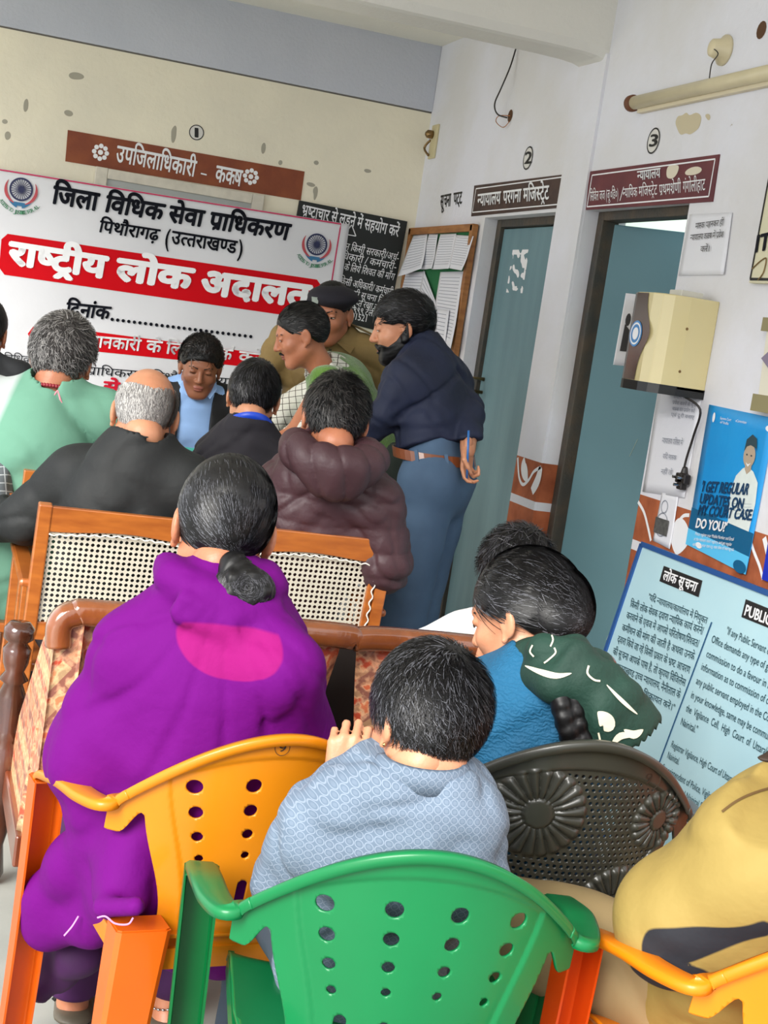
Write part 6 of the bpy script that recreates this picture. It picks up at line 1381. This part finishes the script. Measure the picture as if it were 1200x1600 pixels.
for n in 'LR': S.cap(j['hip'+n], j['kn'+n], .105, .085, .03).cap(j['kn'+n], lerp(j['kn'+n], j['an'+n], .55), .085, .085, .03).cap(lerp(j['kn'+n], j['an'+n], .55), lerp(j['kn'+n], j['an'+n], .90), .082, .052, .02)
S.cap(at(120, 1480, 2.75), at(70, 1535, 2.80), .055, .035, .04)
S.disp(lambda X, Y, Z: .010*(np.exp(-(hash_noise(X, Y, Z*1.6, 22, 4)/.2)**2)-.4)); S.plane((0, 0, .05), (0, 0, -1), .01); S.build('salwar', M_SAL, .008, P.o)
for n in 'LR':
    a = j['an'+n]; S = SDF(); S.cap(a.xy.to_3d()+Vector((0, -.03, .012)), j['toe'+n].xy.to_3d()+Vector((0, .02, .012)), .040, .042, .02, flat=((0, 0, 1), 3.2)); sn = S.build('sandal', mat('sandal_rim', '#5a5346', .5), .005, P.o)
    MB().tube([a+Vector((-.034, .03, -.02)), a+Vector((0, .045, .02)), a+Vector((.034, .03, -.02))], .006, 8).build('strap', M_SHOE, sn, smooth=True)
a = j['anR']; mb = MB()
for k in range(26):
    t = 2*math.pi*k/26; c = a+Vector((.041*math.cos(t), .041*math.sin(t), .012*math.sin(t+1)+.004)); mb.lathe([(-.004, .0012), (0, .003), (.004, .0012)], c, (-math.sin(t), math.cos(t), 0), 6)
mb.build('anklet', M_STEEL, P.o, smooth=True)
# hair combed back into a bun
reg = lambda X: X[:, 2] > hairline(X[:, 1], -.075, .060)+.002
P.hair(thick=.009, nape=-.088, front=.060, N=6500, L=.11, wd=.0020, lift=.0015, jit=.10, K=9, noise=.0008, h=.004, flow=to_flow((.028, -.118, -.085)), region=reg, mats=(HB, HBL), pm=.22, seed=3, side=.001)
bc = Vector((.032, -.110, -.100)); V = []
parts = []
S = SDF(); S.ell(bc, (.050, .034, .036), 0); S.cap((.012, -.10, -.066), (.03, -.112, -.08), .026, .02, .02)
for k in range(5):
    a = k*1.26; S.cap(bc+Vector((math.cos(a)*.030, -.020, math.sin(a)*.020)), bc+Vector((math.cos(a+1.1)*.032, -.014, math.sin(a+1.1)*.022)), .014, .012, .006)
S.disp(lambda X, Y, Z: -.0016*np.abs(np.sin(np.arctan2(Z-bc.z, X-bc.x)*3+np.sqrt((X-bc.x)**2+(Z-bc.z)**2)*260))+.001)
v, f = S.mesh(.003, .01); parts.append((v, f, 0))
v, f, mi = strands(bc, (.052, .037, .038), 1800, .05, .0018, .002, lambda X: X[:, 1] < bc.y+.012, lambda X: np.stack([-(X-np.array(bc))[:, 2], 0*X[:, 0], (X-np.array(bc))[:, 0]], 1)*20-(X-np.array(bc))*6, 6, 9, 2, .35, .15); parts.append((v, f, mi))
V, F, I = join(parts); bun = link('hair_bun', np_mesh('bun', xf(P.M, V), F, I), [HB, HB2], P.o)
MB().tube([P.M @ Vector(p) for p in ((.006, -.112, -.055), (.022, -.118, -.060), (.036, -.112, -.056))], .004, 8).build('hair_tie', M_BLACK, P.o)
# ---- the boy
M_KUR = mat('boy_kurta_cloth', '#5f6f81', .8, col2='#505f70', vscale=4, bump=.5, bscale=16)
nt = M_KUR.node_tree; N_ = nt.nodes; L_ = nt.links; tc = N_.new('ShaderNodeTexCoord'); mp = N_.new('ShaderNodeMapping'); mp.inputs['Scale'].default_value = (88, 0, 88); L_.new(tc.outputs['Object'], mp.inputs[0])
vo = N_.new('ShaderNodeTexVoronoi'); vo.inputs['Randomness'].default_value = 0.0; vo.inputs['Scale'].default_value = 1.0; L_.new(mp.outputs[0], vo.inputs[0]); rr = N_.new('ShaderNodeValToRGB'); L_.new(vo.outputs['Distance'], rr.inputs[0])
cr = rr.color_ramp; cr.elements[0].position = .18; cr.elements[0].color = (.25, .25, .25, 1); cr.elements[1].position = .26; cr.elements[1].color = (0, 0, 0, 1)
for ps, c_ in ((.36, 0), (.40, .9), (.46, .9), (.50, 0)): e = cr.elements.new(ps); e.color = (c_, c_, c_, 1)
mx = N_.new('ShaderNodeMix'); mx.data_type = 'RGBA'; b_ = N_['Principled BSDF']; old = b_.inputs['Base Color'].links[0].from_socket; mm = N_.new('ShaderNodeMath'); mm.operation = 'MULTIPLY'; mm.inputs[1].default_value = .35; L_.new(rr.outputs[0], mm.inputs[0]); L_.new(mm.outputs[0], mx.inputs[0]); L_.new(old, mx.inputs[6]); mx.inputs[7].default_value = (*srgb('#a7b1bf'), 1); L_.new(mx.outputs[2], b_.inputs['Base Color'])
P = Fig(at(667, 1128, 2.12), yaw=14, pitch=-18, roll=4, hs=.885, neck=at(655, 1212, 2.09), pel=(.765, 2.05, .50), tyaw=0, shw=.135, b=.80, J=dict(shL=at(508, 1275, 2.13), shR=at(716, 1295, 2.08), elL=at(447, 1375, 2.20), wrL=at(532, 1226, 2.34), elR=at(735, 1370, 2.10), wrR=(.92, 2.22, .55), knL=(.67, 2.36, .47), knR=(.87, 2.36, .47), anL=(.67, 2.42, .10), anR=(.87, 2.42, .10)))
P.body('person', 'boy in patterned grey-blue kurta gripping the yellow chair, seen from behind', SK2, hh=.0032, h=.008, hands=((at(532, 1222, 2.335), (.10, .10, 1), (.35, 1, -.1), -1, (1.25, 1.3, 1.3, 1.35), .84, .9), ((.92, 2.22, .55), (-.4, .8, 0), (0, 0, -1), -1)))
def kex(S):
    S.cap(at(474, 1470, 2.17), at(478, 1560, 2.15), .036, .040, .04); S.cap(P.pel, at(490, 1470, 2.16), .10, .045, .05); S.ell(P.neck-P.fw*.035-P.up*.035, (.075, .062, .050), .03)
P.top('kurta', M_KUR, g=1.10, sl=(.070, .066, .062, .046), fold=.0075, ff=24, h=.0048, collar=.024, cr=.066, hem=.14, seed=31, extra=kex, depth=1.22)
mb = MB(); n = 20
for (r0, dz, wd) in ((.066, .030, .030),):
    v = []
    for i in range(n+1):
        a = math.pi*(.9+1.2*i/n); c = P.neck+(P.rg*math.cos(a)+P.fw*math.sin(a)*.95)*.062*P.b*1.12; o = (P.rg*math.cos(a)+P.fw*math.sin(a)).normalized(); v += [c+P.up*.034, c+o*.010+P.up*.030, c+o*.022-P.up*.006]
    mb.add(v, [(3*i+k, 3*i+k+1, 3*i+4+k, 3*i+3+k) for i in range(n) for k in (0, 1)])
o = mb.build('collar', M_KUR, P.o, smooth=True); s_ = o.modifiers.new('thickness', 'SOLIDIFY'); s_.thickness = .003
P.legs('trousers', mat('boy_trousers', '#3c4a58', .8)); P.face()
W0 = (.008, -.068, .108)
P.hair(thick=.011, nape=-.095, front=.058, N=11000, L=.040, wd=.0016, lift=.010, K=5, jit=.30, noise=.001, h=.004, flow=whorl_flow(W0, .15), mats=(HB, HBL), pm=.15, seed=5, region=lambda X: (X[:, 2] > hairline(X[:, 1], -.085, .058)) & (np.linalg.norm(X-np.array(W0), axis=1) > .006), side=.003)
S = SDF(); S.ell(Vector(W0)*.985, (.011, .009, .006), 0); S.build('crown_scalp', mat('scalp', '#4a2c20', .6), .002, P.o, T=P.M, pad=.004)
MB().lathe([(-.001, .001), (0, .0035), (.003, .001)], P.M @ Vector((-.083, -.004, -.040)), (-1, 0, 0), 8).build('ear_stud', M_BRASS, P.o)
# ---- woman in blue with the green scarf
M_BK = mat('blue_kurta_cloth', '#0a5a80', .8, col2='#084c6e', vscale=6)
nt = M_BK.node_tree; N_ = nt.nodes; L_ = nt.links; tc = N_.new('ShaderNodeTexCoord'); wv = N_.new('ShaderNodeTexWave'); wv.inputs['Scale'].default_value = 36; wv.inputs['Distortion'].default_value = 9; wv.inputs['Detail'].default_value = 2; wv.inputs['Detail Scale'].default_value = 2.2; wv.bands_direction = 'Z'; L_.new(tc.outputs['Object'], wv.inputs[0])
bp_ = N_.new('ShaderNodeBump'); bp_.inputs['Strength'].default_value = .35; bp_.inputs['Distance'].default_value = .006; L_.new(wv.outputs['Fac'] if 'Fac' in wv.outputs else wv.outputs[1], bp_.inputs['Height']); L_.new(bp_.outputs[0], N_['Principled BSDF'].inputs['Normal'])
P = Fig(at(820, 966, 2.74), yaw=38, pitch=-22, roll=4, hs=1.0, pel=(1.17, 2.46, .50), tyaw=6, shw=.155, b=.94, neck=at(855, 1045, 2.68), J=dict(shL=at(755, 1088, 2.74), shR=at(905, 1100, 2.64), elL=at(735, 1200, 2.90), wrL=at(748, 1060, 2.98), elR=at(925, 1210, 2.72), wrR=(1.30, 2.70, .56)))
P.sit(knee=.34); P.j['knL'].y = 2.72; P.j['knR'].y = 2.72; P.j['anL'].y = 2.74; P.j['anR'].y = 2.74
P.body('person', 'woman in blue kurta with dark green leaf-print scarf and long plait', SK2, hh=.0035, h=.009, hands=((at(748, 1058, 2.97), (.08, -.05, 1), (.6, -.5, .1), -1, (.9, 1.0, 1.1, 1.2), .9, .6), ((1.30, 2.70, .56), (-.5, .7, 0), (0, 0, -1), -1)))
P.top('kurta', M_BK, g=1.06, sl=(.070, .064, .056, .042), fold=.006, ff=20, h=.0055, collar=.0, cr=.06, hem=.16, seed=41, depth=1.25)
P.face()
bcn = (.0, -.070, .02)
def bex(S): pass
P.hair(thick=.012, nape=-.06, front=.066, N=5200, L=.10, wd=.0021, lift=.003, jit=.16, K=8, noise=.002, h=.004, side=.004, flow=to_flow((.0, -.135, -.02)), mats=(HB, HBL), pm=.09, seed=6, extra=bex)
parts = []; S = SDF(); S.ell((0, -.080, .012), (.064, .038, .064), 0).ell((.012, -.098, .030), (.030, .026, .028), .008).ell((-.012, -.100, -.012), (.034, .026, .028), .008).ell((.02, -.098, -.012), (.022, .022, .022), .006); S.disp(lambda X, Y, Z: .002*hash_noise(X, Y, Z, 120, 3)); v, f = S.mesh(.004, .01); parts.append((v, f, 0))
v, f, mi = strands((0, -.076, .012), (.076, .060, .076), 6500, .07, .0020, .003, lambda X: X[:, 1] < -.050, to_flow((0, -.18, -.05)), 7, 12, 2, .12, .25); parts.append((v, f, mi)); V, F, I = join(parts)
link('gathered_hair', np_mesh('gh', xf(P.M, V), F, I), [HB, HBL], P.o)
# plait
S = SDF(); q = [at(878, 1072, 2.57), at(883, 1092, 2.555), at(892, 1130, 2.55), at(905, 1172, 2.56), at(912, 1215, 2.58)]
q = smooth_pts(q, 4)
for i in range(len(q)-1):
    for sg in (-1, 1): a = q[i]+P.rg*sg*.012; b2 = q[i+1]-P.rg*sg*.004; S.cap(a if i % 2 == (sg > 0) else a+Vector((0, -.006, 0)), b2, .018, .013, .004)
S.disp(lambda X, Y, Z: .0012*hash_noise(X, Y, Z, 260, 3)); S.build('plait', HB, .0035, P.o)
# scarf
M_SC = mat('green_scarf_cloth', '#0c3428', .75, col2='#0a2a21', vscale=7, bump=.2, bscale=120); M_CR = mat('cream_print', '#d8d0b8', .8)
S = SDF(); nk = P.neck; Z3 = Vector((0, 0, 1))
rp_ = [at(775, 1036, 2.82), at(800, 1022, 2.72), at(850, 1018, 2.60), at(900, 1020, 2.58), at(935, 1040, 2.64), at(930, 1040, 2.76)]
for i in range(5): S.cap(rp_[i], rp_[i+1], .026, .028, .02)
for i in range(4): S.cap(rp_[i]+Vector((0, -.012, -.03)), rp_[i+1]+Vector((0, -.012, -.038)), .016, .018, .02)
S.cap(at(785, 1032, 2.76), at(825, 1050, 2.64), .026, .030, .03).cap(at(820, 1052, 2.65), at(868, 1068, 2.56), .026, .032, .02).cap(at(868, 1068, 2.56), at(905, 1050, 2.56), .028, .024, .02)
fall = [(905, 1045), (940, 1075), (968, 1115), (985, 1150)]
for i in range(3):
    a = at(*fall[i], 2.56); b2 = at(*fall[i+1], 2.58); S.cap(a, b2, .034+.012*i, .046+.012*i, .03, flat=((-.2, 1, 0), 2.6))
S.cap(at(930, 1080, 2.57), at(948, 1165, 2.58), .035, .045, .03, flat=((-.2, 1, 0), 2.6))
S.disp(lambda X, Y, Z: .006*(np.exp(-(hash_noise(X*1.6, Y, Z*.7, 30, 6)/.2)**2)-.4)); 
def edge(X, Y, Z):
    a, b2 = at(1018, 1142, 2.58), at(935, 1182, 2.58); d = (b2-a).normalized(); n = Vector((d.z, 0, -d.x)); n = n if n.z < 0 else -n
    return (X-a.x)*n.x+(Z-a.z)*n.z+.004*np.sin(X*900)
S.fn(edge, .002); sc = S.build('scarf', M_SC, .0045, P.o)
from mathutils.bvhtree import BVHTree
def on_surface(o, pts, off=.0025):
    bv = BVHTree.FromPolygons([tuple(o.matrix_basis @ v.co + (o.parent.location if o.parent else Vector())) for v in o.data.vertices], [tuple(p.vertices) for p in o.data.polygons]); out = []
    for x, y in pts:
        r = ray(x, y).normalized(); h = bv.ray_cast(CAMLOC, r); out.append(h[0]-r*off if h[0] is not None else None)
    return out
def motif(o, poly, m, name='print', closed=True, wd=2.0):
    P2 = [Vector((x, y, 0)) for x, y in poly]; pts = smooth_pts(P2, 5); mb = MB()
    L, R_ = [], []
    for i, p in enumerate(pts):
        t = (pts[min(i+1, len(pts)-1)]-pts[max(i-1, 0)]).normalized(); n = Vector((-t.y, t.x, 0)); k = i/(len(pts)-1); w_ = wd(k) if callable(wd) else wd
        L.append(p+n*w_/2); R_.append(p-n*w_/2)
    a = on_surface(o, [(p.x, p.y) for p in L]); b2 = on_surface(o, [(p.x, p.y) for p in R_])
    for i in range(len(a)-1):
        q = (a[i], b2[i], b2[i+1], a[i+1])
        if all(x is not None for x in q) and max((q[0]-q[2]).length, (q[1]-q[3]).length) < .03: mb.add(q, [(0, 1, 2, 3)])
    return mb
mb = MB()
for poly, wd in (([(820, 1040), (845, 1050), (870, 1056), (893, 1052)], lambda k: 9*math.sin(math.pi*k)+1), ([(832, 1008), (828, 1018), (834, 1026)], 2.5), ([(866, 1012), (868, 1020), (858, 1030), (850, 1036)], 2.5), ([(862, 992), (864, 1000), (860, 1010)], 2.5),
                 ([(920, 1040), (918, 1052), (928, 1062), (938, 1064)], 3), ([(948, 1070), (965, 1088), (982, 1104), (996, 1116)], lambda k: 5*math.sin(math.pi*k)+1), ([(934, 1112), (944, 1122), (950, 1134), (944, 1142)], lambda k: 24*math.sin(math.pi*k)+1), ([(975, 1140), (990, 1148), (1005, 1140)], lambda k: 12*math.sin(math.pi*k)+1), ([(955, 1165), (970, 1150), (990, 1150)], lambda k: 10*math.sin(math.pi*k)+1), ([(935, 1145), (938, 1160), (936, 1175)], 3), ([(790, 1012), (800, 1004), (812, 1000)], lambda k: 8*math.sin(math.pi*k)+1)):
    m2 = motif(sc, poly, M_CR, wd=wd); mb.add(m2.v, m2.f)
mb.build('leaf_print', M_CR, sc)
P.legs('trousers', mat('navy_salwar', '#17395c', .8))
# ---- man in the tan jacket on the orange chair
M_TJ = two_tone('tan_jacket_cloth', '#8f7a3e', '#12151e', rough=.8, bump=.6, bscale=12); M_TP = mat('tan_trousers', '#8f7a54', .8, col2='#82704c', vscale=6); M_NP = mat('navy_panel', '#161922', .8)
P = Fig(at(1340, 1140, 2.1), yaw=30, pitch=-18, roll=0, hs=1.05, pel=(1.36, 1.97, .50), tyaw=14, shw=.20, b=1.08, neck=at(1310, 1300, 2.10), J=dict(shL=at(1178, 1348, 2.10), elL=at(1066, 1432, 2.16), wrL=at(1150, 1490, 2.40), shR=at(1440, 1310, 2.12), elR=at(1500, 1480, 2.2), wrR=at(1400, 1500, 2.4), knL=at(905, 1545, 2.30), knR=at(1150, 1600, 2.40)))
P.j['knL'] = Vector((1.02, 2.20, .50)); P.j['knR'] = Vector((1.36, 2.28, .50)); P.j['anL'] = Vector((1.04, 2.24, .09)); P.j['anR'] = Vector((1.38, 2.32, .09))
P.body('person', 'man in tan jacket cut off at the right edge on the orange chair', SK1, hh=.005, hands=((at(1150, 1490, 2.40), (.5, .6, -.2), (0, 0, -1), -1), (at(1400, 1500, 2.4), (-.5, .6, -.2), (0, 0, -1), 1)))
def tex(S):
    S.cap(P.neck-P.up*.03, P.j['shL'], .075, .075, .05); S.cap(P.j['elL'], P.j['elL']+Vector((-.01, 0, -.01)), .082, None, .04)
P.top('jacket', M_TJ, g=1.12, sl=(.086, .080, .076, .056), fold=.007, ff=12, h=.006, collar=.03, cr=.075, hem=.04, seed=51, extra=tex, depth=1.25)
def segd(C, a, b):
    a = np.array(a); b = np.array(b); t = np.clip(((C-a) @ (b-a))/((b-a) @ (b-a)), 0, 1); return np.linalg.norm(C-a-t[:, None]*(b-a), axis=1)
def navy_tone(C):
    nz = hash_noise(C[:, 0], C[:, 1], C[:, 2], 34, 5)*.03
    return .5-60*np.minimum(segd(C, at(1030, 1492, 2.06), at(1190, 1450, 2.02))-.030-nz, segd(C, at(1005, 1545, 2.1), at(1100, 1570, 2.05))-.045-nz)
set_tone([c for c in P.o.children if c.name.startswith('jacket')][0], navy_tone)
b3 = P.j; mb = MB()
pts = [(1130, 1262), (1150, 1248), (1175, 1238), (1200, 1230), (1225, 1225)]
jk = [c for c in P.o.children if c.name.startswith('jacket')][0]
m2 = motif(jk, [(1128, 1268), (1150, 1252), (1175, 1240), (1205, 1231), (1240, 1226)], None, wd=4); m2.build('yoke_seam', mat('seam_brown', '#5c4420', .8), P.o)
S = SDF(); S.cap(P.pel-P.fw*.02, P.pel+P.up*.10, .165, .16, .03, flat=(P.fw, 1.3)).cap(b3['hipL'], b3['knL'], .108, .082, .04).cap(b3['hipR'], b3['knR'], .108, .082, .04).cap(b3['knL'], lerp(b3['knL'], b3['anL'], .9), .078, .06, .02).cap(b3['knR'], lerp(b3['knR'], b3['anR'], .9), .078, .06, .02)
S.disp(lambda X, Y, Z: .009*(np.exp(-(hash_noise(X, Y, Z*1.3, 18, 14)/.2)**2)-.4)); S.build('trousers', M_TP, .008, P.o); P.hair(N=400); P.shoes(M_SHOE)
S = SDF(); q0 = at(1178, 1188, 1.95); S.cap(q0, at(1235, 1180, 1.98), .003, .030, .01, flat=((0, 0, 1), 2.6)); S.cap(at(1290, 1140, 2.0), at(1350, 1060, 2.0), .05, .10, .03); S.build('peaked_cap', mat('dark_brown_felt', '#2b1c10', .7), .005, P.o)
